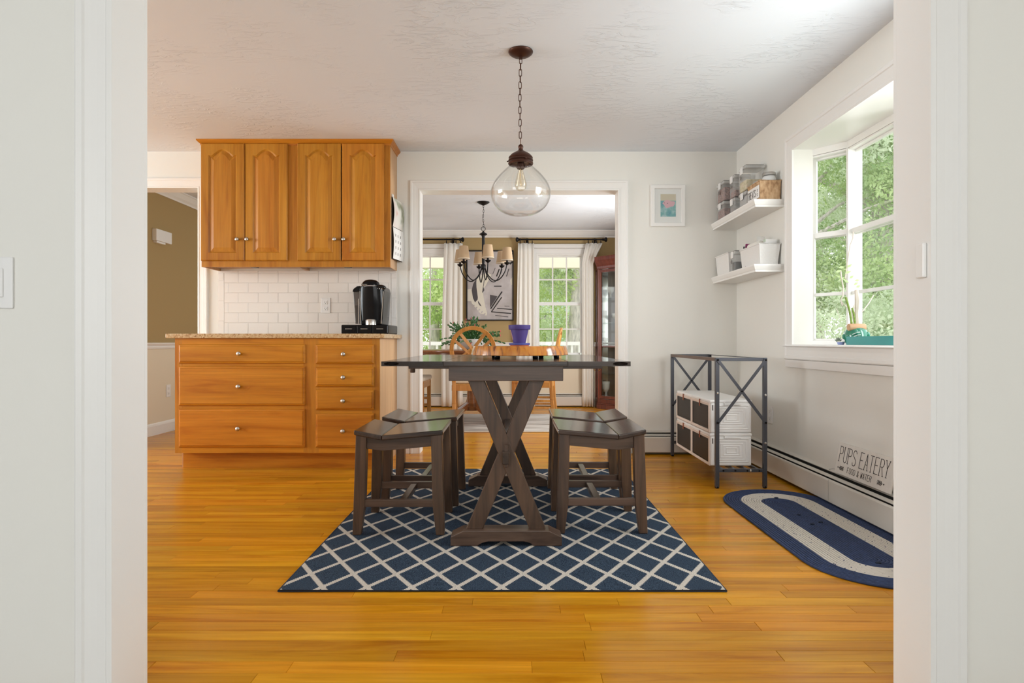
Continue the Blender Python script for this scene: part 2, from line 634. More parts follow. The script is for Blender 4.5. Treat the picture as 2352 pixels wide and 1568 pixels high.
def leaf_mat(name, c1, c2, trans=0.45):
    m = bpy.data.materials.new(name)
    m.use_nodes = True
    N, L = m.node_tree.nodes, m.node_tree.links
    N.remove(N['Principled BSDF'])
    out = N['Material Output']
    g = N.new('ShaderNodeNewGeometry')
    n = N.new('ShaderNodeTexNoise')
    n.inputs['Scale'].default_value = 0.9
    n.inputs['Detail'].default_value = 4
    L.new(g.outputs['Position'], n.inputs['Vector'])
    r = N.new('ShaderNodeMix')
    r.data_type = 'RGBA'
    mr = N.new('ShaderNodeMapRange')
    mr.inputs[1].default_value, mr.inputs[2].default_value = 0.38, 0.62
    L.new(n.outputs['Fac'], mr.inputs[0])
    L.new(mr.outputs[0], r.inputs[0])
    r.inputs[6].default_value, r.inputs[7].default_value = c1, c2
    d = N.new('ShaderNodeBsdfDiffuse')
    t = N.new('ShaderNodeBsdfTranslucent')
    L.new(r.outputs[2], d.inputs[0])
    L.new(r.outputs[2], t.inputs[0])
    mx = N.new('ShaderNodeMixShader')
    mx.inputs[0].default_value = trans
    L.new(d.outputs[0], mx.inputs[1])
    L.new(t.outputs[0], mx.inputs[2])
    L.new(mx.outputs[0], out.inputs['Surface'])
    return m


LEAF_A = leaf_mat('outdoor_leaf_green', (0.26, 0.38, 0.17, 1), (0.60, 0.70, 0.38, 1))
LEAF_B = leaf_mat('outdoor_leaf_yellow_green', (0.44, 0.58, 0.22, 1), (0.76, 0.84, 0.46, 1))
LEAF_D = leaf_mat('outdoor_leaf_pale', (0.56, 0.64, 0.45, 1), (0.84, 0.88, 0.72, 1))
BARK = mat('pale_grey_bark', (0.52, 0.47, 0.43, 1), 0.95, bump=1.0, bscale=14, var=0.3, vscale=6, bstretch=(4, 4, 1))
LAWN = mat('lawn_green', (0.28, 0.34, 0.20, 1), 0.95, var=0.25, vscale=1.5)

# ------------------------------------------------------------------ floor
fl = M()
fl.box(XK - 0.1, XR + 0.1, -2.7, 8.1, -0.12, -0.006)
floor = obj('floor', fl, SUB, kind='structure')


def plank_mesh(m, x0, x1, y0, y1, drop):
    c = 0.0011
    z, zb = -drop, -0.006
    m.add([(x0, y0, zb), (x1, y0, zb), (x1, y1, zb), (x0, y1, zb),
           (x0, y0, z - c), (x1, y0, z - c), (x1, y1, z - c), (x0, y1, z - c),
           (x0 + c, y0 + c, z), (x1 - c, y0 + c, z), (x1 - c, y1 - c, z), (x0 + c, y1 - c, z)],
          [(0, 1, 5, 4), (1, 2, 6, 5), (2, 3, 7, 6), (3, 0, 4, 7), (4, 5, 9, 8), (5, 6, 10, 9), (6, 7, 11, 10), (7, 4, 8, 11), (8, 9, 10, 11)])


PW = 0.0572
rest, tones, singles = M(), [], 0
y = 1.3348
row = 0
while y < 8.05:
    x = XK - 0.05 - random.random() * 0.9
    while x < XR + 0.05:
        ln = random.choice([0.35, 0.5, 0.65, 0.8, 0.95, 1.1, 1.3, 1.6]) * random.uniform(0.9, 1.1)
        x1 = min(x + ln, XR + 0.05)
        if XR + 0.05 - x1 < 0.2:
            x1 = XR + 0.05
        xa = max(x, XK - 0.05)
        tone = random.random()
        tone = tone * 0.8 + 0.1 if random.random() < 0.8 else tone
        drop = random.uniform(0, 0.0003)
        if x1 - xa > 0.02:
            ym = y + PW / 2
            if ym > 1.44 and ym < 3.35 and xa < 0.645 * (ym + PW / 2) and x1 > -0.62 * (ym + PW / 2) and singles < 298:
                pm = M()
                plank_mesh(pm, xa + 0.0002, x1 - 0.0002, y + 0.0002, y + PW - 0.0002, drop)
                o = obj('plank', pm, FLOORW, floor, fix=False)
                a = o.data.attributes.new('tone', 'FLOAT', 'FACE')
                a.data.foreach_set('value', [tone] * len(o.data.polygons))
                singles += 1
            else:
                plank_mesh(rest, xa + 0.0002, x1 - 0.0002, y + 0.0002, y + PW - 0.0002, drop)
                tones += [tone] * 9
        x = x1
    y += PW
    row += 1
o = obj('planks_beyond', rest, FLOORW, floor, kind='stuff', fix=False)
a = o.data.attributes.new('tone', 'FLOAT', 'FACE')
a.data.foreach_set('value', tones)

cp_ = obj('floor_added_pale', M().box(XK, XR, -2.6, 1.3340, -0.006, 0.001), mat('pale_bounce_floor', (0.55, 0.54, 0.52, 1), 0.95), kind='structure')  # unseen pale floor put in to cut the orange bounce

# ------------------------------------------------------------------ ceiling and walls
obj('ceiling', M().box(XK - 0.1, XR + 0.1, -2.7, 8.1, CEIL, CEIL + 0.1), CEILM, kind='structure')


def wall_holes(m, ax, t0, t1, a0, a1, z0, z1, holes, split=None):
    """wall across axis ax ('y' = wall at constant y); holes (a, b, za, zb); split: height under which material 1 is used"""
    cuts = sorted({a0, a1} | {h[0] for h in holes} | {h[1] for h in holes})
    for i in range(len(cuts) - 1):
        p, q = cuts[i], cuts[i + 1]
        hs = [h for h in holes if h[0] <= p + 1e-6 and h[1] >= q - 1e-6]
        spans, lo = [], z0
        for h in sorted(hs, key=lambda k: k[2]):
            if h[2] > lo:
                spans.append((lo, h[2]))
            lo = h[3]
        if lo < z1:
            spans.append((lo, z1))
        for s0, s1 in spans:
            bits = [(s0, s1, 0)]
            if split is not None:
                bits = []
                if s0 < split:
                    bits.append((s0, min(split, s1), 1))
                if s1 > split:
                    bits.append((max(split, s0), s1, 0))
            for b0, b1, mi in bits:
                m.mi = mi
                if ax == 'y':
                    m.box(p, q, t0, t1, b0, b1)
                else:
                    m.box(t0, t1, p, q, b0, b1)
    m.mi = 0
    return m


YN0, YN1 = 1.378, 1.490        # near wall with the opening the camera looks through
NX0, NX1, NZ = -0.916, 0.958, 2.045
wall_front = obj('wall_front', wall_holes(M(), 'y', YN0, YN1, XK, XR, 0, CEIL, [(NX0, NX1, 0, NZ)]), WHITE, kind='structure', fix=False)
DX0, DX1, DZ = -0.7128, 0.822, 2.0305
LX0, LX1, LZ = -3.22, -2.418, 2.0486
YB2 = YB + 0.12
wall_back = obj('wall_back', wall_holes(M(), 'y', YB, YB2, XK, XR, 0, CEIL, [(DX0, DX1, 0, DZ), (LX0, LX1, 0, LZ)]), WHITE, kind='structure', fix=False)
BY0, BY1, BZ0, BZ1 = 1.85, 3.70, 0.84, 2.046
wall_right = obj('wall_right', wall_holes(M(), 'x', XR, XR + 0.12, -2.6, YB2, 0, CEIL, [(BY0, BY1, BZ0, BZ1)]), WHITE, kind='structure', fix=False)
wall_left = obj('wall_left', wall_holes(M(), 'x', XK - 0.12, XK, -2.6, YB2, 0, CEIL, [(1.5, 3.6, 0.7, 2.1)]), WHITE, kind='structure', fix=False)
RAIL = 0.847
wl2 = obj('wall_left_dining', wall_holes(M(), 'x', XL - 0.12, XL, YB2, YF, 0, CEIL, [(6.55, 7.65, 0.75, 1.98)], RAIL), [OLIVE, CREAM], kind='structure', fix=False)
obj('wall_right_dining', wall_holes(M(), 'x', XR, XR + 0.12, YB2, YF, 0, CEIL, [(5.25, 6.55, 0.86, 2.0)], RAIL), [OLIVE, CREAM], kind='structure', fix=False)
WA = (-0.908 - 0.555, -0.908)      # dining windows, glass width
WB = (0.358, 0.912)
WZ0, WZ1 = 0.712, 1.986
holes = [(WA[0] - 0.05, WA[1] + 0.05, WZ0 - 0.06, WZ1 + 0.05), (WB[0] - 0.05, WB[1] + 0.05, WZ0 - 0.06, WZ1 + 0.05), (-2.75, -1.95, WZ0, WZ1)]
wall_far = obj('wall_far', wall_holes(M(), 'y', YF, YF + 0.14, XL, XR, 0, CEIL, holes, RAIL), [OLIVE, CREAM], kind='structure', fix=False)
obj('wall_rear', wall_holes(M(), 'y', -2.72, -2.6, XK, XR, 0, CEIL, [(-1.0, 1.5, 0.7, 2.1), (-3.5, -1.9, 0.7, 2.1)]), WHITE, kind='structure', fix=False)

# casing profile: offset away from the opening, height off the wall
CAS = [(-0.004, 0), (-0.004, 0.011), (0.006, 0.013), (0.010, 0.010), (0.026, 0.011), (0.040, 0.013), (0.052, 0.014), (0.056, 0.018), (0.068, 0.019), (0.073, 0.016), (0.075, 0)]
CASL = [(o * 1.06, h) for o, h in CAS]


def casing(name, x0, x1, z1, yw, n, prof=CAS, kind='structure'):
    m = M()
    if n < 0:
        m.sweep([(x0, 0), (x0, z1), (x1, z1), (x1, 0)], prof, (0, yw, 0), (1, 0, 0), (0, 0, 1), (0, -1, 0), side=-1)
    else:
        m.sweep([(x0, 0), (x0, z1), (x1, z1), (x1, 0)], prof, (0, yw, 0), (1, 0, 0), (0, 0, 1), (0, 1, 0), side=-1)
    return obj(name, m, TRIM, kind=kind)


def jamb(name, x0, x1, z1, y0, y1, t=0.006):
    m = M()
    m.box(x0, x0 + t, y0, y1, 0, z1)
    m.box(x1 - t, x1, y0, y1, 0, z1)
    m.box(x0 + t, x1 - t, y0, y1, z1 - t, z1)
    return obj(name, m, TRIM, kind='structure', fix=False)


t = obj('door_1', M().box(NX0 - 0.0, NX0 + 0.004, YN0, YN1, 0, NZ).box(NX1 - 0.004, NX1, YN0, YN1, 0, NZ).box(NX0, NX1, YN0, YN1, NZ - 0.004, NZ), TRIM, kind='structure', fix=False)
for nm, yw, n in (('casing', YN0, -1), ('casing', YN1, 1)):
    m = M().sweep([(NX0, 0), (NX0, NZ), (NX1, NZ), (NX1, 0)], CASL, (0, yw, 0), (1, 0, 0), (0, 0, 1), (0, n, 0), side=-1)
    obj(nm, m, TRIM, t)
t = obj('door_2', M().box(DX0, DX0 + 0.004, YB, YB2, 0, DZ).box(DX1 - 0.004, DX1, YB, YB2, 0, DZ).box(DX0, DX1, YB, YB2, DZ - 0.004, DZ), TRIM, kind='structure', fix=False)
for yw, n in ((YB, -1), (YB2, 1)):
    m = M().sweep([(DX0, 0), (DX0, DZ), (DX1, DZ), (DX1, 0)], CAS, (0, yw, 0), (1, 0, 0), (0, 0, 1), (0, n, 0), side=-1)
    obj('casing', m, TRIM, t)
t = obj('door_3', M().box(LX0, LX0 + 0.004, YB, YB2, 0, LZ).box(LX1 - 0.004, LX1, YB, YB2, 0, LZ).box(LX0, LX1, YB, YB2, LZ - 0.004, LZ), TRIM, kind='structure', fix=False)
for yw, n in ((YB, -1), (YB2, 1)):
    m = M().sweep([(LX0, 0), (LX0, LZ), (LX1, LZ), (LX1, 0)], CAS, (0, yw, 0), (1, 0, 0), (0, 0, 1), (0, n, 0), side=-1)
    obj('casing', m, TRIM, t)

# baseboards, chair rails and crown in the dining room
BASEP = [(0, 0), (0.015, 0), (0.015, 0.085), (0.010, 0.10), (0.004, 0.108), (0, 0.11)]
RAILP = [(0, 0), (0.010, 0.004), (0.014, 0.02), (0.010, 0.03), (0.024, 0.05), (0.024, 0.058), (0, 0.06)]
CROWNP = [(0, 0), (0.008, 0), (0.012, 0.016), (0.030, 0.034), (0.050, 0.062), (0.058, 0.074), (0.066, 0.078), (0.066, 0.09), (0, 0.09)]


def run_x(m, prof, x0, x1, yw, z, n):      # along x, profile grows toward n*y
    return m.prism([(yw + n * p[0], z + p[1]) for p in prof], x0, x1, 'x')


def run_y(m, prof, y0, y1, xw, z, n):
    return m.prism([(xw + n * p[0], z + p[1]) for p in prof], y0, y1, 'y')


obj('baseboard_left', run_y(M(), BASEP, YB2 + 0.02, YF, XL, 0, 1), TRIM, kind='structure')
obj('trim_1', run_y(M(), RAILP, YB2 + 0.02, YF, XL, RAIL - 0.055, 1), TRIM, kind='structure')
m = run_x(M(), RAILP, XL, WA[0] - 0.13, YF, RAIL - 0.055, -1)
run_x(m, RAILP, WA[1] + 0.13, WB[0] - 0.13, YF, RAIL - 0.055, -1)
run_x(m, RAILP, WB[1] + 0.13, XR, YF, RAIL - 0.055, -1)
obj('trim_2', m, TRIM, kind='structure')
obj('trim_3', run_x(M(), CROWNP, XL, XR, YF, CEIL - 0.09, -1), TRIM, kind='structure')
obj('trim_4', run_y(M(), CROWNP, YB2, YF, XL, CEIL - 0.09, 1), TRIM, kind='structure')
obj('trim_5', run_y(M(), CROWNP, YB2, YF, XR, CEIL - 0.09, -1), TRIM, kind='structure')
obj('trim_6', run_x(M(), CROWNP, XL, XR, YB2, CEIL - 0.09, 1), TRIM, kind='structure')
obj('trim_7', run_y(M(), RAILP, YB2, YF, XR, RAIL - 0.055, -1), TRIM, kind='structure')
obj('baseboard_back', run_x(M(), BASEP, -0.886, DX0 - 0.076, YB, 0, -1), TRIM, kind='structure')

# ------------------------------------------------------------------ subway tiles on the back wall above the counter
S_B = 297.4


def bx(px):
    return (px - 1176) / S_B


def bz(py):
    return H + (784 - py) / S_B


cache = {}


def tile(x0, x1, z0, z1, name='tile', d=0.008):
    wd, ht = round(x1 - x0 - 0.0022, 4), round(z1 - z0 - 0.0022, 4)
    if wd < 0.004:
        return
    key = (wd, ht)
    if key not in cache:
        c = 0.0016
        a, b = wd / 2, ht / 2
        mm = M().add([(-a, 0, -b), (a, 0, -b), (a, 0, b), (-a, 0, b), (-a, -d + c, -b), (a, -d + c, -b), (a, -d + c, b), (-a, -d + c, b),
                      (-a + c, -d, -b + c), (a - c, -d, -b + c), (a - c, -d, b - c), (-a + c, -d, b - c)],
                     [(0, 1, 5, 4), (1, 2, 6, 5), (2, 3, 7, 6), (3, 0, 4, 7), (4, 5, 9, 8), (5, 6, 10, 9), (6, 7, 11, 10), (7, 4, 8, 11), (8, 9, 10, 11)])
        cache[key] = mesh_of('tile', mm, TILE)
    o = obj(name, cache[key], None, wall_back)
    o.location = ((x0 + x1) / 2, YB - 0.0005, (z0 + z1) / 2)
    o.rotation_euler = (random.uniform(-0.004, 0.004), 0, random.uniform(-0.004, 0.004))
    return o


TX0, TX1 = bx(516.3), bx(898)
rowz = [0.9175] + [1.0066 + 0.0768 * i for i in range(6)]
TW = 0.1545
for i in range(6):
    z0, z1 = rowz[i], rowz[i + 1]
    st = TX0 + (0.0775 if i % 2 else 0.0) - 0.155 + (0.03 if not i % 2 else 0.03)
    x = st
    while x < TX1:
        a_, b_ = max(x, TX0), min(x + TW, TX1)
        if b_ - a_ > 0.008:
            tile(a_, b_, z0, z1)
        x += TW
x = bx(502)
while x < bx(912):
    tile(x, min(x + TW, bx(912)), rowz[6], rowz[6] + 0.018, 'trim_tile')
    x += TW
for xa, xb, ph in ((bx(502.3), bx(515.6), 0.05), (bx(899), bx(911.5), 0.03)):
    z = 0.9175 - ph
    while z < rowz[6]:
        z0, z1 = max(z, 0.9175), min(z + TW, rowz[6])
        if z1 - z0 > 0.01:
            tile(xa, xb, z0, z1, 'trim_tile')
        z += TW
obj('grout', M().box(bx(501.5), bx(912), YB - 0.005, YB, 0.9155, rowz[6] + 0.018), GROUT, wall_back)


# ------------------------------------------------------------------ windows
def fbox(m, A, d, n, u0, u1, w0, w1, z0, z1, mA=0.0, mB=0.0):
    """box in a facet frame: u along d, w outward along n; mitre slopes at both ends"""
    vs = []
    for z in (z0, z1):
        for u, w in ((u0, w0), (u1, w0), (u1, w1), (u0, w1)):
            uu = u + (mB * w if u == u1 else 0) - (mA * w if u == u0 else 0)
            vs.append((A[0] + d[0] * uu + n[0] * w, A[1] + d[1] * uu + n[1] * w, z))
    m.add(vs, [(0, 3, 2, 1), (4, 5, 6, 7), (0, 1, 5, 4), (1, 2, 6, 5), (2, 3, 7, 6), (3, 0, 4, 7)])


w1 = thing('window_1', None, None, (XR, 2.775, BZ0), kind='structure')
P = [(1.735, 3.700), (1.829, 3.725), (1.980, 3.546), (1.980, 2.004), (1.829, 1.825), (1.735, 1.850)]
OUTP = [(1.735, 3.83), (1.90, 3.83), (2.10, 3.60), (2.10, 1.95), (1.90, 1.72), (1.735, 1.72)]
obj('seat_board', M().prism(P[:1] + OUTP[1:5] + P[5:], BZ0 - 0.05, BZ0 + 0.001, 'z'), TRIM, w1)
obj('soffit', M().prism(P[:1] + OUTP[1:5] + P[5:], BZ1 - 0.001, BZ1 + 0.06, 'z'), TRIM, w1)
m = M()
m.prism([P[0], P[1], (P[1][0], P[1][1] + 0.08), (P[0][0], P[0][1] + 0.10)], BZ0, BZ1, 'z')
obj('side_panel', m, TRIM, w1)
m = M()
m.prism([P[5], P[4], (P[4][0], P[4][1] - 0.08), (P[5][0], P[5][1] - 0.10)], BZ0, BZ1, 'z')
obj('side_panel', m, TRIM, w1)
MRZ = 1.515      # meeting rail


def facet(A, B, panes, mA, mB, endA=0.030, endB=0.030):
    A, B = Vector(A), Vector(B)
    d = (B - A)
    L = d.length
    d.normalize()
    n = Vector((-d.y, d.x))
    if n.x < 0:
        n = -n
    zt, zb = 2.006, 0.868
    fr = M()
    fbox(fr, A, d, n, 0, L, 0.0, 0.085, zt, BZ1, mA, mB)
    fbox(fr, A, d, n, 0, L, 0.006, 0.085, zt - 0.012, zt, mA, mB)
    fbox(fr, A, d, n, 0, L, 0.0, 0.085, BZ0, zb, mA, mB)
    fbox(fr, A, d, n, -0.0, endA, 0.0, 0.085, zb, zt, mA, 0)
    fbox(fr, A, d, n, L - endB, L, 0.0, 0.085, zb, zt, 0, mB)
    obj('frame', fr, TRIM, w1, bevel=0.002)
    u0, u1 = endA, L - endB
    for i in range(panes):
        a = u0 + (u1 - u0) * i / panes
        b = u0 + (u1 - u0) * (i + 1) / panes
        if i:
            mm = M()
            fbox(mm, A, d, n, a - 0.022, a + 0.022, 0.0, 0.085, zb, zt)
            obj('mullion', mm, TRIM, w1, bevel=0.002)
        ga = a + (0.022 if i else 0)
        gb = b - (0.022 if i < panes - 1 else 0)
        # with the mitre the outer planes are longer than the inner one
        ea = mA * 0.03 if i == 0 else 0
        eb = mB * 0.03 if i == panes - 1 else 0
        ga, gb = ga - ea, gb + eb
        st = 0.026 if mA < 0.1 and i == 0 else 0.012
        for (z0, z1, w0) in ((zb, MRZ + 0.014, 0.018), (MRZ - 0.018, zt - 0.0125, 0.044)):
            sa = M()
            t_ = 0.024
            fbox(sa, A, d, n, ga, ga + st, w0, w0 + t_, z0, z1)
            fbox(sa, A, d, n, gb - 0.012, gb, w0, w0 + t_, z0, z1)
            fbox(sa, A, d, n, ga + st, gb - 0.012, w0, w0 + t_, z0, z0 + (0.012 if w0 < 0.03 else 0.03))
            fbox(sa, A, d, n, ga + st, gb - 0.012, w0, w0 + t_, z1 - (0.03 if w0 < 0.03 else 0.012), z1)
            sash = obj('sash', sa, TRIM, w1, bevel=0.002)
            gm = M()
            c = w0 + t_ / 2
            q = [A + d * (ga + st) + n * c, A + d * (gb - 0.012) + n * c]
            gm.add([(q[0].x, q[0].y, z0 + 0.012), (q[1].x, q[1].y, z0 + 0.012), (q[1].x, q[1].y, z1 - 0.012), (q[0].x, q[0].y, z1 - 0.012)], [(0, 1, 2, 3)])
            o = obj('pane', gm, GLASS, sash)
            if w0 < 0.03:
                mu = M()
                fbox(mu, A, d, n, ga + st, gb - 0.012, w0 + 0.003, w0 + t_ - 0.003, 1.140, 1.160)
                obj('muntin', mu, TRIM, sash, bevel=0.002)


facet(P[1], P[2], 1, 0.0, 0.366, 0.012, 0.006)
facet(P[2], P[3], 3, 0.366, 0.366, 0.008, 0.008)
facet(P[3], P[4], 1, 0.366, 0.0, 0.006, 0.012)
m = M().sweep([(BY0, BZ0), (BY0, BZ1), (BY1, BZ1), (BY1, BZ0)], [(o * 1.2, h * 1.1) for o, h in CAS], (XR, 0, 0), (0, 1, 0), (0, 0, 1), (-1, 0, 0), closed=True, side=-1)
obj('casing', m, TRIM, w1)
obj('apron', M().box(XR - 0.032, XR - 0.004, BY0 - 0.09, BY1 + 0.085, BZ0 - 0.008, BZ0 - 0.001).box(XR - 0.016, XR, BY0 - 0.08, BY1 + 0.08, 0.703, 0.7505), TRIM, w1, bevel=0.003)


def sash_window(name, x0, x1, z0, z1, zm, cols=3):
    t = thing(name, None, None, ((x0 + x1) / 2, YF, z0), kind='structure')
    yo, yi = YF + 0.05, YF
    fr = M()
    f = 0.045
    fr.box(x0 - f, x0 - 0.012, YF, YF + 0.12, z0 - 0.06, z1 + f)
    fr.box(x1 + 0.012, x1 + f, YF, YF + 0.12, z0 - 0.06, z1 + f)
    fr.box(x0 - 0.012, x1 + 0.012, YF, YF + 0.12, z1 + 0.015, z1 + f)
    fr.box(x0 - 0.012, x1 + 0.012, YF, YF + 0.12, z0 - 0.06, z0 - 0.03)
    obj('frame', fr, TRIM, t, bevel=0.002)
    for lo, hi, yy in ((z0, zm + 0.01, YF + 0.02), (zm - 0.01, z1, YF + 0.05)):
        sa = M()
        top = yy > YF + 0.03
        g0 = lo + (0.033 if top else 0)
        g1 = hi - (0 if top else 0.033)
        sa.box(x0 - 0.012, x0 + 0.006, yy, yy + 0.025, lo - 0.0, hi + (0.015 if top else 0))
        sa.box(x1 - 0.006, x1 + 0.012, yy, yy + 0.025, lo - 0.0, hi + (0.015 if top else 0))
        sa.box(x0 + 0.006, x1 - 0.006, yy, yy + 0.025, g0 - 0.03, g0)
        sa.box(x0 + 0.006, x1 - 0.006, yy, yy + 0.025, g1, g1 + (0.015 if top else 0.03))
        sash = obj('sash', sa, TRIM, t, bevel=0.002)
        gm = M().add([(x0, yy + 0.012, g0), (x1, yy + 0.012, g0), (x1, yy + 0.012, g1), (x0, yy + 0.012, g1)], [(0, 1, 2, 3)])
        obj('pane', gm, GLASS, sash)
        for c in range(1, cols):
            xx = x0 + (x1 - x0) * c / cols
            obj('muntin', M().box(xx - 0.009, xx + 0.009, yy + 0.004, yy + 0.020, g0, g1), TRIM, sash)
        zz = (g0 + g1) / 2
        obj('muntin', M().box(x0, x1, yy + 0.005, yy + 0.019, zz - 0.009, zz + 0.009), TRIM, sash)
    cs = M()
    cs.sweep([(x0 - 0.03, z0 - 0.03), (x0 - 0.03, z1 + 0.035), (x1 + 0.03, z1 + 0.035), (x1 + 0.03, z0 - 0.03)], CAS, (0, YF, 0), (1, 0, 0), (0, 0, 1), (0, -1, 0), side=-1)
    obj('casing', cs, TRIM, t)
    obj('head_board', M().box(x0 - 0.10, x1 + 0.10, YF - 0.03, YF, z1 + 0.112, z1 + 0.15).box(x0 - 0.115, x1 + 0.115, YF - 0.04, YF, z1 + 0.15, z1 + 0.165), TRIM, t, bevel=0.003)
    obj('sill', M().box(x0 - 0.11, x1 + 0.11, YF - 0.045, YF + 0.03, z0 - 0.055, z0 - 0.028).box(x0 - 0.09, x1 + 0.09, YF - 0.015, YF, z0 - 0.12, z0 - 0.055), TRIM, t, bevel=0.003)
    return t


ZM = 1.365
sash_window('window_2', WA[0], WA[1], WZ0, WZ1, ZM)
sash_window('window_3', WB[0], WB[1], WZ0, WZ1, ZM)


def plain_window(name, ax, c, a0, a1, z0, z1, cols, rows):
    m = M()
    r = 0.03

    def bb(p, q, s, e):
        if ax == 'x':
            m.box(c - 0.02, c + 0.02, p, q, s, e)
        else:
            m.box(p, q, c - 0.02, c + 0.02, s, e)
    for i in range(cols + 1):
        p = a0 + (a1 - a0) * i / cols
        bb(p - r, p + r, z0, z1)
    for i in range(rows + 1):
        p = z0 + (z1 - z0) * i / rows
        bb(a0, a1, p - r * 0.7, p + r * 0.7)
    return obj(name, m, TRIM, kind='structure', fix=False)


plain_window('window_4', 'x', XK + 0.14, 1.5, 3.6, 0.7, 2.1, 3, 3)
plain_window('window_5', 'y', -2.36, -0.8, 1.4, 0.7, 2.2, 4, 3)
plain_window('added_window_6', 'x', XL - 0.05, 6.55, 7.65, 0.75, 1.98, 3, 4)  # made-up window, added for the dining side fill lamp
plain_window('added_window_7', 'y', YF + 0.05, -2.75, -1.95, WZ0, WZ1, 3, 4)  # added window out of view, lets extra sky light into the dining room
plain_window('added_window_8', 'x', XR + 0.06, 5.25, 6.55, 0.86, 2.0, 3, 3)  # invented opening for the east fill lamp


# ------------------------------------------------------------------ baseboard heaters
def heater(name, label, a0, a1, wall, ax, n, seams=(), z=0.175):
    """along ax ('x' or 'y'), wall coordinate, n = direction out of the wall"""
    mid = (a0 + a1) / 2
    loc = (mid, wall, 0) if ax == 'x' else (wall, mid, 0)
    t = thing(name, label, 'heater', loc)
    k = z / 0.175

    def pr(poly, p, q):
        poly = [(wall + n * u, v * k) for u, v in poly]
        return M().prism(poly, p, q, ax)
    obj('back_plate', pr([(0, 0.01), (0.004, 0.01), (0.004, 0.175), (0, 0.175)], a0, a1), HEATER, t)
    obj('inner_dark', pr([(0.004, 0.012), (0.056, 0.012), (0.056, 0.12), (0.030, 0.15), (0.004, 0.155)], a0 + 0.005, a1 - 0.005), HSLOT, t)
    obj('hood', pr([(0, 0.178), (0.010, 0.175), (0.020, 0.170), (0.024, 0.167), (0.022, 0.165), (0.010, 0.170), (0, 0.172)], a0, a1), HEATER, t)
    obj('damper', pr([(0.034, 0.153), (0.052, 0.1455), (0.052, 0.1425), (0.033, 0.150)], a0 + 0.01, a1 - 0.01), HEATER, t)
    cuts = [a0] + list(seams) + [a1]
    for i in range(len(cuts) - 1):
        obj('front_cover', pr([(0.062, 0.1385), (0.069, 0.136), (0.071, 0.130), (0.071, 0.022), (0.066, 0.017), (0.064, 0.020), (0.068, 0.025), (0.068, 0.128), (0.062, 0.134)], cuts[i] + 0.002, cuts[i + 1] - 0.002), HEATER, t)
    return t


heater('baseboard_heater', 'long cream baseboard heater under the bay window', 1.50, 4.56, XR, 'y', -1, seams=[3.16])
heater('baseboard_heater', 'cream baseboard heater between the dining doorway and the metal rack corner', 0.93, 1.66, YB, 'x', -1)
heater('baseboard_heater', 'cream baseboard heater below the dining room windows', -1.9, 1.07, YF, 'x', -1)

# ------------------------------------------------------------------ switch plate, outlets, small wall things
S_N = F / YN0
sx = NX0 - 0.5


def plate(name, label, cat, c, ax, n, wd=0.072, ht=0.118, outlet=True, group=None, colr=PLASTIC_W):
    """ax: axis across the wall; n: outward sign"""
    t = thing(name, label, cat, c)
    m = M()

    def bb(mm, u0, u1, d0, d1, z0, z1):
        if ax == 'y':
            mm.box(c[0] + u0, c[0] + u1, c[1] + n * d0, c[1] + n * d1, c[2] + z0, c[2] + z1)
        else:
            mm.box(c[0] + n * d0, c[0] + n * d1, c[1] + u0, c[1] + u1, c[2] + z0, c[2] + z1)
    bb(m, -wd / 2, wd / 2, 0, 0.006, -ht / 2, ht / 2)
    obj('plate', m, colr, t, bevel=0.003)
    if outlet:
        for s in (-1, 1):
            m = M()
            bb(m, -0.016, 0.016, 0.005, 0.008, s * 0.024 - 0.014, s * 0.024 + 0.014)
            k = obj('socket', m, colr, t, bevel=0.002)
            m = M()
            bb(m, -0.007, -0.005, 0.0075, 0.0084, s * 0.024 - 0.002, s * 0.024 + 0.006)
            bb(m, 0.005, 0.007, 0.0075, 0.0084, s * 0.024 - 0.002, s * 0.024 + 0.006)
            bb(m, -0.002, 0.002, 0.0075, 0.0084, s * 0.024 - 0.010, s * 0.024 - 0.006)
            obj('slot', m, HSLOT, k)
    else:
        m = M()
        bb(m, -0.016, 0.016, 0.005, 0.010, -0.033, 0.033)
        obj('rocker', m, colr, t, bevel=0.002)
    return t


plate('light_switch', 'white light switch plate at the edge of the near wall', 'switch', (-1.142 - 0.036, YN0, 0.997), 'y', -1, outlet=False)
plate('outlet', 'white outlet set in the subway tiles beside the coffee maker', 'outlet', (bx(749.3), YB - 0.008, bz(701.7)), 'y', -1)
plate('outlet', 'white outlet low on the wall behind the metal rack', 'outlet', (XR, 4.025, 0.372), 'x', -1)
plate('outlet', 'white outlet low on the cream wainscot through the far doorway', 'outlet', (XL, 5.76, 0.39), 'x', 1)
t = thing('door_chime', 'white door chime box high on the olive wall', 'doorbell', (XL, 5.625, 1.845))
obj('cover', M().box(XL, XL + 0.045, 5.50, 5.75, 1.79, 1.90), PLASTIC_W, t, bevel=0.006)
obj('base_lip', M().box(XL, XL + 0.035, 5.52, 5.66, 1.772, 1.79), PLASTIC_W, t, bevel=0.003)
t = thing('gate_latch_cup', 'small white gate latch cup on the near doorway jamb', 'bracket', (NX1 - 0.004, 1.39, 1.05))
obj('cup', M().box(NX1 - 0.013, NX1 - 0.004, 1.380, 1.408, 1.010, 1.090), TRIM, t, bevel=0.003)

# ------------------------------------------------------------------ kitchen cabinets
CX0, CX1 = -2.260, -0.888
LYF = 4.026                     # face of the lower cabinet
UYF = 4.371                     # face of the upper cabinet


def knob(parent, x, y, z, r=0.0145):
    m = M().lathe([(0.006, 0), (0.0055, -0.010), (r * 0.75, -0.014), (r, -0.019), (r * 0.97, -0.023), (r * 0.7, -0.027), (0.0, -0.029)], (x, y, z), 16, 'y')
    return obj('knob', m, NICKEL, parent, smooth=True)


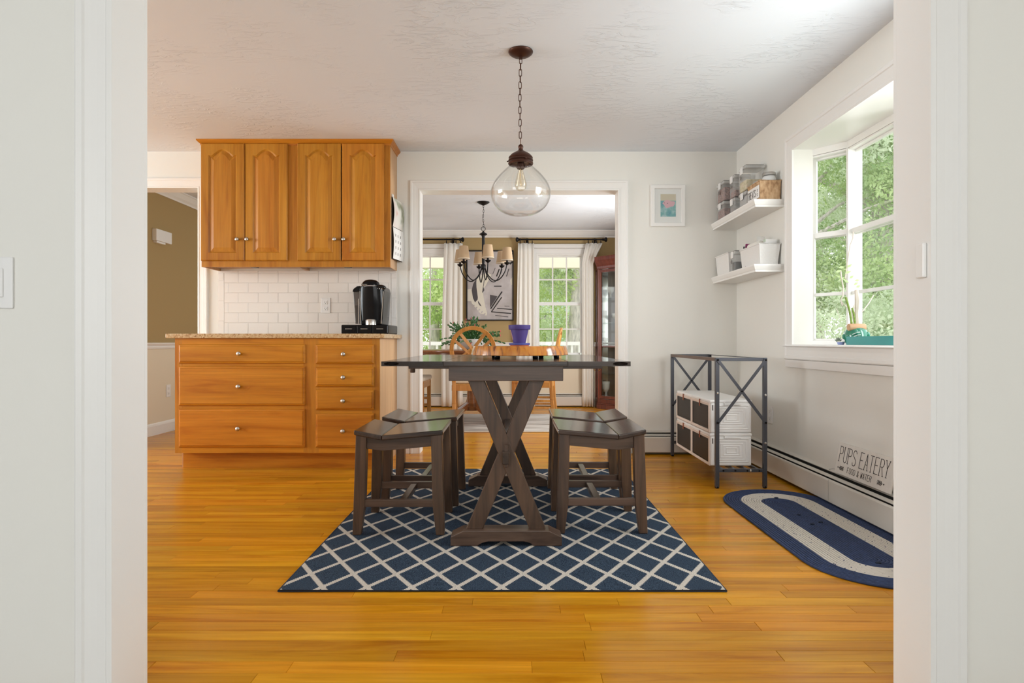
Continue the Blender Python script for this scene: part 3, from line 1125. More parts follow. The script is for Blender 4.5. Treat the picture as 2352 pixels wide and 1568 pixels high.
def arch_pts(x0, x1, z0, z1, rise, d, n=18):
    """closed outline inset by d: bottom left, bottom right, then the arched top right to left"""
    a, b, lo, hi = x0 + d, x1 - d, z0 + d, z1 - d
    pts = [(a, lo), (b, lo)]
    for i in range(n + 1):
        t = i / n
        x = b + (a - b) * t
        q = min(max((t - 0.10) / 0.80, 0), 1)
        s_ = (0.5 - 0.5 * math.cos(2 * PI * q))
        # shallow dip beside the shoulders as on a cathedral door
        s_ = s_ ** 0.62 - 0.10 * math.sin(PI * min(max((t - 0.02) / 0.22, 0), 1)) - 0.10 * math.sin(PI * min(max((1 - t - 0.02) / 0.22, 0), 1))
        pts.append((x, hi - rise + rise * s_))
    return pts


def cab_door(parent, x0, x1, z0, z1, yf):
    th = 0.019
    dep = yf - th
    m = M()
    c = 0.006
    st = 0.056
    out = [(x0, z0), (x1, z0), (x1, z1), (x0, z1)]
    ins = [(x0 + c, z0 + c), (x1 - c, z0 + c), (x1 - c, z1 - c), (x0 + c, z1 - c)]
    V = [(p[0], yf - 0.0005, p[1]) for p in out] + [(p[0], dep + c, p[1]) for p in out] + [(p[0], dep, p[1]) for p in ins]
    m.add(V, [(0, 1, 2, 3)] + [(i, (i + 1) % 4, 4 + (i + 1) % 4, 4 + i) for i in range(4)] + [(4 + i, 4 + (i + 1) % 4, 8 + (i + 1) % 4, 8 + i) for i in range(4)])
    A = arch_pts(x0 + st, x1 - st, z0 + st, z1 - st + 0.012, 0.042, 0)
    n = len(A)
    xa, xb, za, zb = x0 + c, x1 - c, z0 + c, z1 - c
    O = [(xa, za), (xb, za)] + [(p[0], zb) for p in A[2:]]
    O[2] = (xb, zb)
    O[-1] = (xa, zb)
    V = [(p[0], dep, p[1]) for p in O] + [(p[0], dep, p[1]) for p in A]
    m.add(V, [(i, (i + 1) % n, n + (i + 1) % n, n + i) for i in range(n)])
    # sticking down to the groove
    B = arch_pts(x0 + st, x1 - st, z0 + st, z1 - st + 0.012, 0.042, 0.009)
    V = [(p[0], dep, p[1]) for p in A] + [(p[0], dep + 0.009, p[1]) for p in B]
    m.add(V, [(i, (i + 1) % n, n + (i + 1) % n, n + i) for i in range(n)])
    d = obj('door', m, OAK_V, parent)
    # raised panel
    R0 = arch_pts(x0 + st, x1 - st, z0 + st, z1 - st + 0.012, 0.042, 0.007)
    R1 = arch_pts(x0 + st, x1 - st, z0 + st, z1 - st + 0.012, 0.042, 0.012)
    R2 = arch_pts(x0 + st, x1 - st, z0 + st, z1 - st + 0.012, 0.042, 0.034)
    R3 = arch_pts(x0 + st, x1 - st, z0 + st, z1 - st + 0.012, 0.042, 0.038)
    m = M()
    rings = [(R0, dep + 0.010), (R1, dep + 0.010), (R2, dep + 0.003), (R3, dep + 0.0015)]
    V = []
    for r, yy in rings:
        V += [(p[0], yy, p[1]) for p in r]
    fs = []
    for k in range(3):
        fs += [(k * n + i, k * n + (i + 1) % n, (k + 1) * n + (i + 1) % n, (k + 1) * n + i) for i in range(n)]
    # fill the centre with quads across
    k = 3 * n
    V.append(((x0 + x1) / 2, dep + 0.0015, z0 + st + 0.038))
    top = list(range(k + 2, k + n))
    V2 = len(V)
    bots = []
    for i in top:
        V.append((V[i][0], dep + 0.0015, z0 + st + 0.038))
        bots.append(len(V) - 1)
    fs += [(top[i], top[i + 1], bots[i + 1], bots[i]) for i in range(len(top) - 1)]
    m.add(V, fs)
    obj('panel', m, OAK_V, d)
    return d


def ux(px):
    return (px - 1176) * UYF / F


def uz(py):
    return H + (784 - py) * UYF / F


UZ0 = 1.405
t = thing('wall_cabinet', 'honey wood wall cabinet with four arched doors above the white tiles', 'cabinet', ((CX0 + CX1) / 2, YB, UZ0))
m = M()
m.box(CX0, CX0 + 0.012, UYF + 0.018, YB, UZ0, CEIL - 0.002)
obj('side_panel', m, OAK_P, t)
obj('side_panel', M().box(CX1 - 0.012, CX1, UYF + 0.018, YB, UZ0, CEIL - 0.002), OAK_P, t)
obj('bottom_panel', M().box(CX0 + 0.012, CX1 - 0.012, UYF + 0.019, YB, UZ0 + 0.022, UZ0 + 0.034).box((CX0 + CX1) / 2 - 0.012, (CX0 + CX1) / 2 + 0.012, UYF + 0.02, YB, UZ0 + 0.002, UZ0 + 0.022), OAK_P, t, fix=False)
m = M()
dz0, dz1 = uz(599), uz(330.5)
doors = [(463.6, 563.7), (565.3, 662), (684.5, 784), (786.5, 883.2)]
fx = [(CX0, ux(468)), (ux(656), ux(690)), (ux(878), CX1)]
for a_, b_ in fx:
    m.box(a_, b_, UYF, UYF + 0.019, UZ0, CEIL - 0.01)
obj('face_frame', m.box(ux(468), ux(656), UYF, UYF + 0.019, UZ0, uz(594)).box(ux(690), ux(878), UYF, UYF + 0.019, UZ0, uz(594)).box(ux(468), ux(656), UYF, UYF + 0.019, uz(336), CEIL - 0.01).box(ux(690), ux(878), UYF, UYF + 0.019, uz(336), CEIL - 0.01), OAK_V, t, fix=False)
for i, (a_, b_) in enumerate(doors):
    d = cab_door(t, ux(a_), ux(b_), dz0, dz1, UYF)
    kx = (549, 571.5, 771.5, 792)[i]
    knob(d, ux(kx), UYF - 0.018, uz(551))
cp = [(0.0, 0), (0.004, 0.0), (0.008, 0.012), (0.020, 0.024), (0.027, 0.032), (0.027, 0.040), (0.0, 0.040)]
m = M().sweep([(CX0, YB), (CX0, UYF), (CX1, UYF), (CX1, YB)], cp, (0, 0, CEIL - 0.0405), (1, 0, 0), (0, 1, 0), (0, 0, 1), side=1)
mn = min(v[0] for v in m.v)
if mn > CX0 - 0.01:
    m = M().sweep([(CX0, YB), (CX0, UYF), (CX1, UYF), (CX1, YB)], cp, (0, 0, CEIL - 0.0405), (1, 0, 0), (0, 1, 0), (0, 0, 1), side=-1)
obj('crown_molding', m, OAK_H, t)
for px, w_ in ((583.7, 0.032), (798.6, 0.032)):
    q = obj('puck_light', M().lathe([(w_, 0), (w_, -0.012), (w_ * 0.8, -0.017), (0, -0.017)], (ux(px) * 1.02, UYF + 0.10, UZ0 + 0.022), 20), PLASTIC_B, t)
obj('cord_clip', M().box(ux(700), ux(716), UYF + 0.08, UYF + 0.1, UZ0 + 0.008, UZ0 + 0.022), PLASTIC_B, t, bevel=0.003)


def lx(px):
    return (px - 1176) * LYF / F


def lz(py):
    return H + (784 - py) * LYF / F


t = thing('base_cabinet', 'honey wood base cabinet with seven drawers under the granite counter', 'cabinet', ((CX0 + CX1) / 2, YB, 0))
SP = [(LYF + 0.019, 0.115), (LYF + 0.09, 0.115), (LYF + 0.09, 0), (YB, 0), (YB, 0.884), (LYF + 0.019, 0.884)]
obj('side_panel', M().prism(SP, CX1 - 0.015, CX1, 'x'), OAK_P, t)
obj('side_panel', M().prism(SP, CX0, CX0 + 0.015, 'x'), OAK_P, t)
obj('toe_kick', M().box(CX0 + 0.015, CX1 - 0.015, LYF + 0.075, LYF + 0.09, 0, 0.115), OAK_H, t)
obj('bottom_panel', M().box(CX0 + 0.015, CX1 - 0.015, LYF + 0.019, YB, 0.115, 0.13), OAK_P, t)
BZT = 0.884
m = M()
FZ0 = lz(1040)
m.box(CX0, lx(418), LYF, LYF + 0.019, FZ0, BZT)
m.box(lx(697), lx(732), LYF, LYF + 0.019, FZ0, BZT)
m.box(lx(855), CX1, LYF, LYF + 0.019, FZ0, BZT)
for a_, b_ in ((CX0, lx(418)), (lx(697), lx(732)), (lx(855), CX1)):
    obj('stile', M().box(a_, b_, LYF, LYF + 0.019, FZ0, BZT), OAK_V, t, fix=False)
m = M()
for a_, b_, ys in ((418, 697, (FZ0, lz(1020))), (732, 855, (FZ0, lz(1020)))):
    m.box(lx(a_), lx(b_), LYF, LYF + 0.019, ys[0], ys[1])
    m.box(lx(a_), lx(b_), LYF, LYF + 0.019, lz(797), BZT)
for yy in (836.5, 934.5):
    m.box(lx(418), lx(697), LYF + 0.001, LYF + 0.019, lz(yy + 8), lz(yy - 8))
for yy in (839, 891, 944.5):
    m.box(lx(732), lx(855), LYF + 0.001, LYF + 0.019, lz(yy + 8), lz(yy - 8))
obj('frame_rail', m, OAK_H, t, fix=False)
drawers = [(412, 702, 790.5, 834.2, 553.5, 812), (412, 702, 841, 931, 552.5, 887), (412, 702, 938.7, 1026.5, 551.5, 982.8),
           (726, 860, 790.5, 835.5, 791.6, 813), (726, 860, 842.5, 887.5, 791.2, 866), (726, 860, 894.7, 941, 790.8, 919.6), (726, 860, 949, 1026.5, 790.5, 988.5)]
for a_, b_, ya, yb, kx, ky in drawers:
    x0, x1, z0, z1 = lx(a_), lx(b_), lz(yb), lz(ya)
    m = M()
    yf = LYF
    lv = [(0, yf - 0.0005), (0, yf - 0.007), (0.004, yf - 0.012), (0.012, yf - 0.014), (0.015, yf - 0.019)]
    V = []
    for d_, yy in lv:
        V += [(x0 + d_, yy, z0 + d_), (x1 - d_, yy, z0 + d_), (x1 - d_, yy, z1 - d_), (x0 + d_, yy, z1 - d_)]
    fs = [(0, 1, 2, 3)]
    for k in range(len(lv) - 1):
        fs += [(k * 4 + i, k * 4 + (i + 1) % 4, k * 4 + 4 + (i + 1) % 4, k * 4 + 4 + i) for i in range(4)]
    k = 4 * (len(lv) - 1)
    fs.append((k, k + 1, k + 2, k + 3))
    m.add(V, fs)
    d = obj('drawer', m, OAK_H, t)
    knob(d, lx(kx), LYF - 0.018, lz(ky), 0.0155)

t = obj('countertop', M().box(-2.310, -0.848, 4.000, YB - 0.001, 0.885, 0.915), GRANITE, bevel=0.004, seg=3,
        label='speckled brown granite countertop on the base cabinet', cat='countertop')

# ------------------------------------------------------------------ wall calendar on the cabinet side
t = thing('wall_calendar', 'hanging wall calendar on the side of the upper cabinet', 'calendar', (CX1 + 0.004, 4.40, 1.95))


def cal_page(m, z0, z1, off, n=8, bulge=0.012, lean=0.0):
    a, b = (CX1 + 0.010 + off, 4.42), (CX1 + 0.045 + off, 4.622)
    V = []
    for i in range(n + 1):
        s_ = i / n
        for u in (0, 1):
            for k in (0, 0.002):
                V.append((a[0] + (b[0] - a[0]) * u + k + bulge * math.sin(PI * s_), a[1] + (b[1] - a[1]) * u, z1 + (z0 - z1) * s_))
    fs = []
    for i in range(n):
        p, q = i * 4, i * 4 + 4
        fs += [(p, p + 2, q + 2, q), (p + 1, q + 1, q + 3, p + 3), (p, q, q + 1, p + 1), (p + 2, p + 3, q + 3, q + 2)]
    fs += [(0, 1, 3, 2), (n * 4, n * 4 + 2, n * 4 + 3, n * 4 + 1)]
    return m.add(V, fs)


PAGE = mat('calendar_paper', (0.80, 0.79, 0.77, 1), 0.6)
PICP = ramp_mat('calendar_picture', [(0.3, (0.25, 0.27, 0.18, 1)), (0.5, (0.70, 0.68, 0.62, 1)), (0.62, (0.72, 0.66, 0.62, 1)), (0.8, (0.62, 0.36, 0.28, 1))], scale=9, rough=0.4, detail=2)
obj('picture_page', cal_page(M(), 1.71, 1.925, 0.0), PICP, t, label='calendar photo page')
obj('grid_page', cal_page(M(), 1.475, 1.705, 0.002, bulge=0.006), PAGE, t)
obj('backing', cal_page(M(), 1.472, 1.93, -0.007, bulge=0.002), DARKGREY, t)
obj('hook', M().box(CX1, CX1 + 0.012, 4.425, 4.45, 1.925, 1.95), PINK if False else PLASTIC_W, t, bevel=0.003)
m = M()
for k in range(4):
    for j in range(3):
        yy = 4.45 + j * 0.05
        m.box(CX1 + 0.0215 + (yy - 4.42) * 0.173, CX1 + 0.0222 + (yy - 4.42) * 0.173, yy, yy + 0.006, 1.505 + k * 0.045, 1.525 + k * 0.045)
obj('date_marks', m, INK, t)

# ------------------------------------------------------------------ coffee maker and pod drawer
CY = 4.216
t = thing('pod_drawer', 'black coffee pod drawer box under the coffee maker', 'drawer box', (-1.036, 4.39, 0.915))
m = M().box(-1.2015, -0.870, CY + 0.004, 4.56, 0.9155, 0.981)
obj('case', m, PLASTIC_B, t, bevel=0.008, seg=3)
for i in range(3):
    xc = -1.146 + i * 0.110
    d = obj('drawer', M().box(xc - 0.052, xc + 0.052, CY - 0.004, CY + 0.003, 0.920, 0.976), PLASTIC_B, t, bevel=0.003)
    obj('handle', M().beam((xc - 0.024, CY - 0.008, 0.951), (xc + 0.024, CY - 0.008, 0.951), 0.006, 0.004), CHROME, d, bevel=0.001)
t = thing('coffee_maker', 'black single cup coffee maker standing on the pod drawer', 'coffee maker', (-1.025, 4.40, 0.981))


def cmx(px, d=4.27):
    return (px - 1176) * d / F


def cmz(py, d=4.27):
    return H + (784 - py) * d / F


# body profile seen from the front, tapered
body = [(cmx(826.5), 0.9815), (cmx(874), 0.9815), (cmx(876.5), cmz(730)), (cmx(880), cmz(666)), (cmx(877), cmz(655)), (cmx(826), cmz(655)), (cmx(821.5), cmz(668))]
obj('body', M().prism(body, 4.30, 4.54, 'y'), PLASTIC_B, t, bevel=0.008, seg=3, label='glossy black body')
m = M()
# front column with a curved nose
n = 12
V = []
for z, xa, xb, dy in ((1.012, 828, 872, 0.010), (cmz(700), 825, 877, 0.022), (cmz(664), 823, 879, 0.034), (cmz(657), 824, 878, 0.034)):
    for i in range(n + 1):
        s_ = i / n
        V.append((cmx(xa + (xb - xa) * s_), 4.302 - dy * math.sin(PI * s_) ** 0.6, z))
fs = []
for k in range(3):
    for i in range(n):
        a_ = k * (n + 1) + i
        fs.append((a_, a_ + 1, a_ + n + 2, a_ + n + 1))
fs.append(tuple(range(3 * (n + 1), 4 * (n + 1))))
fs.append(tuple(range(n, -1, -1)))
m.add(V, fs)
obj('front_cover', m, PLASTIC_B, t, smooth=50)
m = M().lathe([(0.040, 0), (0.040, 0.030), (0.034, 0.040), (0.0, 0.040)], (cmx(850), 4.300, 0.9815), 24)
obj('drip_tray', m, NICKEL, t, smooth=50, label='steel drip tray')
m = M()
prof = [(0.064, 0.0), (0.065, 0.012), (0.058, 0.030), (0.040, 0.044), (0.018, 0.049), (0.0, 0.050)]
m.lathe([(r * 1.0, h) for r, h in prof], (cmx(845), 4.36, cmz(655)), 28)
hd = obj('head', m, PLASTIC_B, t, smooth=50)
obj('silver_band', M().lathe([(0.066, -0.004), (0.069, 0.001), (0.069, 0.008), (0.066, 0.012), (0.064, 0.012), (0.064, -0.004)], (cmx(845), 4.36, cmz(658)), 28), CHROME, t, smooth=50, label='silver band under the lid')
obj('button_pod', M().blob((cmx(871), 4.325, cmz(659)), 0.038, 0.05, 0.022, 20, 10), PLASTIC_B, t, smooth=True)
m = M()
for i in range(3):
    m.blob((cmx(866.5 + i * 4.7), 4.279, cmz(662 + i * 0.5)), 0.0045, 0.003, 0.0025, 8, 6)
obj('button_lights', m, PLASTIC_W, t)
# reservoir
RES = thin_glass('smoky_reservoir', (0.42, 0.40, 0.40, 1), 1.5, 0.05)
rp = [(cmx(812), 0.99), (cmx(824), 0.99), (cmx(824), cmz(668)), (cmx(807), cmz(668))]
obj('water_reservoir', M().prism(rp, 4.315, 4.50, 'y'), RES, t, bevel=0.004)
WAT = mat('reservoir_water', (0.16, 0.16, 0.17, 1), 0.15)
obj('water', M().prism([(cmx(813.5), 1.0), (cmx(822.5), 1.0), (cmx(822.5), cmz(700)), (cmx(811), cmz(700))], 4.33, 4.49, 'y'), WAT, t)
obj('reservoir_lid', M().prism([(cmx(805.5), cmz(668.5)), (cmx(824), cmz(668.5)), (cmx(824), cmz(655)), (cmx(816), cmz(656)), (cmx(808), cmz(662))], 4.31, 4.51, 'y'), PLASTIC_B, t, bevel=0.004)
obj('reservoir_rail', M().beam((cmx(821), 4.309, 0.99), (cmx(820.5), 4.309, cmz(685)), 0.003, 0.004), CHROME, t)
obj('edge_strip', M().beam((cmx(826.5), 4.297, 0.99), (cmx(824.5), 4.297, cmz(668)), 0.003, 0.003), CHROME, t)
obj('edge_strip', M().beam((cmx(873.6), 4.297, 0.99), (cmx(878.6), 4.297, cmz(668)), 0.004, 0.004), CHROME, t)


# thin stroke lettering --------------------------------------------------
GL = {
    'P': [[(0, 0), (0, 1)], [(0, 1), (.6, 1), (.92, .92), (1, .76), (.92, .6), (.6, .52), (0, .52)]],
    'U': [[(0, 1), (0, .22), (.18, .05), (.5, 0), (.82, .05), (1, .22), (1, 1)]],
    'S': [[(1, .82), (.82, .96), (.5, 1), (.15, .95), (0, .8), (.08, .64), (.5, .52), (.92, .38), (1, .2), (.85, .05), (.5, 0), (.15, .04), (0, .18)]],
    'E': [[(1, 1), (0, 1), (0, 0), (1, 0)], [(0, .52), (.75, .52)]],
    'A': [[(0, 0), (.5, 1), (1, 0)], [(.17, .34), (.83, .34)]],
    'T': [[(0, 1), (1, 1)], [(.5, 1), (.5, 0)]],
    'R': [[(0, 0), (0, 1)], [(0, 1), (.6, 1), (.92, .92), (1, .76), (.92, .6), (.6, .52), (0, .52)], [(.5, .52), (1, 0)]],
    'Y': [[(0, 1), (.5, .5), (1, 1)], [(.5, .5), (.5, 0)]],
    'F': [[(1, 1), (0, 1), (0, 0)], [(0, .52), (.75, .52)]],
    'O': [[(.5, 0), (.15, .06), (0, .25), (0, .75), (.15, .94), (.5, 1), (.85, .94), (1, .75), (1, .25), (.85, .06), (.5, 0)]],
    'D': [[(0, 0), (0, 1), (.55, 1), (.9, .88), (1, .65), (1, .35), (.9, .12), (.55, 0), (0, 0)]],
    '&': [[(1, 0), (.2, .75), (.25, .94), (.5, 1), (.72, .9), (.7, .72), (.1, .36), (.05, .14), (.3, 0), (.65, .06), (1, .42)]],
    'W': [[(0, 1), (.25, 0), (.5, .8), (.75, 0), (1, 1)]],
    'K': [[(0, 0), (0, 1)], [(1, 1), (0, .42)], [(.3, .6), (1, 0)]],
    'I': [[(.5, 0), (.5, 1)]],
    'G': [[(1, .82), (.8, .97), (.5, 1), (.15, .94), (0, .75), (0, .25), (.15, .06), (.5, 0), (.85, .06), (1, .25), (1, .48), (.6, .48)]],
}
SERIF = {'P': [(0, 0), (0, 1)], 'U': [(0, 1), (1, 1)], 'A': [(0, 0), (1, 0)], 'T': [(.5, 0)], 'R': [(0, 0), (1, 0)], 'Y': [(.5, 0), (0, 1), (1, 1)], 'E': [], 'S': []}


def lettering(m, txt, O, U, V, N, h, wd, gap, sw, depth=0.0006, serif=0.0, space=0.6):
    """strokes as thin raised bars; O origin at lower left"""
    O, U, V, N = Vector(O), Vector(U), Vector(V), Vector(N)
    x = 0
    for ch in txt:
        if ch == ' ':
            x += wd * space + gap
            continue
        cw = wd * (0.15 if ch == 'I' else 1)
        off = -wd * 0.4 if ch == 'I' else 0
        for line in GL[ch]:
            for p, q in zip(line[:-1], line[1:]):
                a_ = O + U * (x + off + p[0] * wd) + V * (p[1] * h) + N * depth
                b_ = O + U * (x + off + q[0] * wd) + V * (q[1] * h) + N * depth
                d_ = (b_ - a_).normalized() * sw * 0.35
                m.beam(a_ - d_, b_ + d_, depth * 1.2, sw, V if abs(d_.normalized().dot(V)) < 0.7 else U) if False else m.add(*bar(a_ - d_, b_ + d_, sw, depth, N))
        if serif:
            for s_ in SERIF.get(ch, []):
                c = O + U * (x + s_[0] * wd) + V * (s_[1] * h) + N * depth
                m.add(*bar(c - U * serif, c + U * serif, sw * 0.8, depth, N))
        x += cw + gap
    return x - gap


def bar(p, q, wd, th, N):
    d = (q - p).normalized()
    a_ = d.cross(N).normalized() * (wd / 2)
    n = N * (th / 2)
    vs = [p - a_ - n, p + a_ - n, p + a_ + n, p - a_ + n, q - a_ - n, q + a_ - n, q + a_ + n, q - a_ + n]
    return vs, [(0, 1, 2, 3), (7, 6, 5, 4), (0, 4, 5, 1), (1, 5, 6, 2), (2, 6, 7, 3), (3, 7, 4, 0)]


m = M()
lettering(m, 'KEURIG', (cmx(829), 4.2935, cmz(653.8)), (1, 0, 0), (0, 0, 1), (0, -1, 0), 0.0065, 0.0055, 0.002, 0.0013)
obj('badge_lettering', m, CHROME, t)
obj('badge', M().box(cmx(828), cmx(843), 4.2945, 4.30, cmz(654.5), cmz(650.5)), PLASTIC_B, t)

# ------------------------------------------------------------------ rugs
RZ = 0.008
RX0, RX1, RY0, RY1 = -0.804, 0.738, 2.068, 4.035


def lattice_rug():
    m = bpy.data.materials.new('navy_lattice_weave')
    m.use_nodes = True
    N, L = m.node_tree.nodes, m.node_tree.links
    b = N['Principled BSDF']
    b.inputs['Roughness'].default_value = 0.95
    b.inputs['Specular IOR Level'].default_value = 0.1
    g = N.new('ShaderNodeNewGeometry')
    sp = N.new('ShaderNodeSeparateXYZ')
    L.new(g.outputs['Position'], sp.inputs[0])

    def mth(op, a, b_=None, c=None):
        n = N.new('ShaderNodeMath')
        n.operation = op
        for i, v in enumerate((a, b_, c)):
            if v is None:
                continue
            if isinstance(v, (int, float)):
                n.inputs[i].default_value = v
            else:
                L.new(v, n.inputs[i])
        return n.outputs[0]
    px, py = 0.1563, 0.2365
    # stepped edge of the woven lines
    yq = mth('MULTIPLY', mth('FLOOR', mth('MULTIPLY', sp.outputs[1], 1 / 0.0075)), 0.0075)
    u = mth('DIVIDE', mth('ADD', sp.outputs[0], 0.740), px)
    v = mth('DIVIDE', mth('SUBTRACT', yq, 2.208), py)
    a_ = mth('ADD', u, v)
    c_ = mth('SUBTRACT', u, v)
    pa = mth('PINGPONG', mth('ADD', a_, 0.0), 0.5)
    pc = mth('PINGPONG', mth('ADD', c_, 0.0), 0.5)
    mn = mth('MINIMUM', pa, pc)
    line = mth('LESS_THAN', mn, 0.072)
    # fill the joints: small rounding where lines cross
    n1 = N.new('ShaderNodeTexNoise')
    n1.inputs['Scale'].default_value = 420
    n1.inputs['Detail'].default_value = 2
    L.new(g.outputs['Position'], n1.inputs['Vector'])
    r1 = N.new('ShaderNodeValToRGB')
    r1.color_ramp.elements[0].position, r1.color_ramp.elements[0].color = 0.38, (0.010, 0.017, 0.031, 1)
    r1.color_ramp.elements[1].position, r1.color_ramp.elements[1].color = 0.68, (0.072, 0.108, 0.160, 1)
    L.new(n1.outputs['Fac'], r1.inputs[0])
    r2 = N.new('ShaderNodeValToRGB')
    r2.color_ramp.elements[0].position, r2.color_ramp.elements[0].color = 0.3, (0.40, 0.36, 0.31, 1)
    r2.color_ramp.elements[1].position, r2.color_ramp.elements[1].color = 0.6, (0.66, 0.60, 0.53, 1)
    L.new(n1.outputs['Fac'], r2.inputs[0])
    mx = N.new('ShaderNodeMix')
    mx.data_type = 'RGBA'
    L.new(line, mx.inputs[0])
    L.new(r1.outputs[0], mx.inputs[6])
    L.new(r2.outputs[0], mx.inputs[7])
    L.new(mx.outputs[2], b.inputs['Base Color'])
    wv = N.new('ShaderNodeTexWave')
    wv.inputs['Scale'].default_value = 60
    wv.inputs['Distortion'].default_value = 2
    wv.inputs['Detail'].default_value = 2
    L.new(g.outputs['Position'], wv.inputs['Vector'])
    ad = mth('ADD', mth('MULTIPLY', wv.outputs['Fac'], 0.5), mth('MULTIPLY', n1.outputs['Fac'], 1.0))
    bp = N.new('ShaderNodeBump')
    bp.inputs['Strength'].default_value = 0.6
    bp.inputs['Distance'].default_value = 0.003
    L.new(ad, bp.inputs['Height'])
    L.new(bp.outputs[0], b.inputs['Normal'])
    return m


RUGM = lattice_rug()
BIND = mat('navy_binding_cord', (0.012, 0.020, 0.042, 1), 0.9, bump=0.6, bscale=350)
t = thing('lattice_rug', 'navy woven rug with cream diamond lattice under the dark table', 'rug', ((RX0 + RX1) / 2, (RY0 + RY1) / 2, 0.0))
nx, ny = 40, 50
V, fs = [], []
for j in range(ny + 1):
    for i in range(nx + 1):
        x = RX0 + (RX1 - RX0) * i / nx
        yv = RY0 + (RY1 - RY0) * j / ny
        V.append((x, yv, RZ - 0.0012 + 0.0010 * math.sin(x * 9 + yv * 5) * math.cos(yv * 7)))
for j in range(ny):
    for i in range(nx):
        a_ = j * (nx + 1) + i
        fs.append((a_, a_ + 1, a_ + nx + 2, a_ + nx + 1))
obj('woven_field', M().add(V, fs), RUGM, t, smooth=True, fix=False)
obj('backing', M().box(RX0 + 0.004, RX1 - 0.004, RY0 + 0.004, RY1 - 0.004, 0.0003, RZ - 0.0026), BIND, t)
b = 0.004
obj('binding', M().tube([(RX0, RY0, b), (RX1, RY0, b), (RX1, RY1, b), (RX0, RY1, b)], 0.0042, 8, closed=True), BIND, t, smooth=True)

# braided oval rug: every braid ring is its own piece
BLUE_BR = mat('navy_braid', (0.024, 0.041, 0.105, 1), 0.85, bump=1.0, bscale=150, var=0.25, vscale=60)
m_ = bpy.data.materials.new('cream_braid_with_navy_flecks')
m_.use_nodes = True
N_, L_ = m_.node_tree.nodes, m_.node_tree.links
b_ = N_['Principled BSDF']
b_.inputs['Roughness'].default_value = 0.9
g_ = N_.new('ShaderNodeNewGeometry')
v_ = N_.new('ShaderNodeTexVoronoi')
v_.inputs['Scale'].default_value = 62
L_.new(g_.outputs['Position'], v_.inputs['Vector'])
r_ = N_.new('ShaderNodeValToRGB')
r_.color_ramp.elements[0].position, r_.color_ramp.elements[0].color = 0.13, (0.05, 0.06, 0.12, 1)
r_.color_ramp.elements[1].position, r_.color_ramp.elements[1].color = 0.22, (0.60, 0.55, 0.49, 1)
L_.new(v_.outputs['Distance'], r_.inputs[0])
L_.new(r_.outputs[0], b_.inputs['Base Color'])
bp_ = N_.new('ShaderNodeBump')
bp_.inputs['Strength'].default_value = 0.5
bp_.inputs['Distance'].default_value = 0.003
L_.new(v_.outputs['Distance'], bp_.inputs['Height'])
L_.new(bp_.outputs[0], b_.inputs['Normal'])
CREAM_BR = m_
OC, OY0, OY1 = 1.420, 2.355, 3.185
t = thing('braided_rug', 'oval braided rug in navy with a cream ring beside the heater', 'rug', (OC, (OY0 + OY1) / 2, 0))
NR = 22
bb_ = []
for i in range(17):
    bb_.append((OC + 0.279 * math.cos(PI * i / 16), OY1 + 0.279 * math.sin(PI * i / 16)))
for i in range(17):
    bb_.append((OC - 0.279 * math.cos(PI * i / 16), OY0 - 0.279 * math.sin(PI * i / 16)))
obj('backing', M().prism(bb_, 0.0004, 0.0045, 'z'), BIND, t)
RW = 0.284 / NR
for k in range(NR):
    r = RW * (k + 0.5)
    pts = []
    for i in range(17):
        a_ = PI * i / 16
        pts.append((OC + r * math.cos(a_), OY1 + r * math.sin(a_), 0.0055))
    for i in range(17):
        a_ = PI + PI * i / 16
        pts.append((OC + r * math.cos(a_), OY0 + r * math.sin(a_), 0.0055))
    cream = 0.095 < r < 0.195
    obj('braid_ring', M().tube(pts, RW * 0.475, 8, closed=True, flat=0.9), CREAM_BR if cream else BLUE_BR, t, smooth=True,
        label='cream braid with navy flecks' if cream else None)
for i, (xx, yy) in enumerate(((1.44, 3.27), (1.41, 2.95), (1.40, 2.80), (1.455, 2.83), (1.41, 2.31))):
    obj('chewed_tuft', M().blob((xx, yy, 0.011), 0.012, 0.009, 0.005, 7, 5), BIND, t)

# ------------------------------------------------------------------ table
TZ = 0.782
TT = 0.019
TY0, TY1 = 2.42, 3.70
TM0, TM1 = -0.279, 0.2264
TL, TR = -0.528, 0.479
TG = RZ
t = thing('trestle_table', 'dark brown trestle table with crossed legs and raised side leaves on the lattice rug', 'table', (-0.025, 3.05, TG))
NB = 1
for i in range(NB):
    x0 = TM0 + (TM1 - TM0) * i / NB
    x1 = TM0 + (TM1 - TM0) * (i + 1) / NB
    obj('top_board', M().box(x0 + (0.0009 if i == 0 else 0.0001), x1 - (0.0009 if i == NB - 1 else 0.0001), TY0, TY1, TZ - TT, TZ), TTOP, t, bevel=0.0015)
for x0, x1, cx in ((TL, TM0 - 0.0009, (898.5 - 1176) * TY0 / F), (TM1 + 0.0009, TR, (1425.5 - 1176) * TY0 / F)):
    o = obj('table_leaf', M().box(x0, x1, TY0 + 0.004, TY1 - 0.004, TZ - TT, TZ), TTOP, t)
    cut = obj('cutter', M().blob((cx, TY0 + 0.004, TZ - TT / 2), 0.030, 0.030, 0.0076, 32, 16), TTOP)
    mo = o.modifiers.new('cut', 'BOOLEAN')
    mo.object = cut
    mo.operation = 'DIFFERENCE'
    mo.solver = 'EXACT'
    bpy.context.view_layer.update()
    me2 = bpy.data.meshes.new_from_object(o.evaluated_get(bpy.context.evaluated_depsgraph_get()))
    o.modifiers.clear()
    o.data = me2
    bpy.data.objects.remove(cut)
obj('apron', M().box(-0.261, 0.211, 2.470, 2.492, 0.700, TZ - TT), DARK_X, t, bevel=0.002)
obj('apron', M().box(-0.261, 0.211, 3.62, 3.642, 0.700, TZ - TT), DARK_X, t, bevel=0.002)
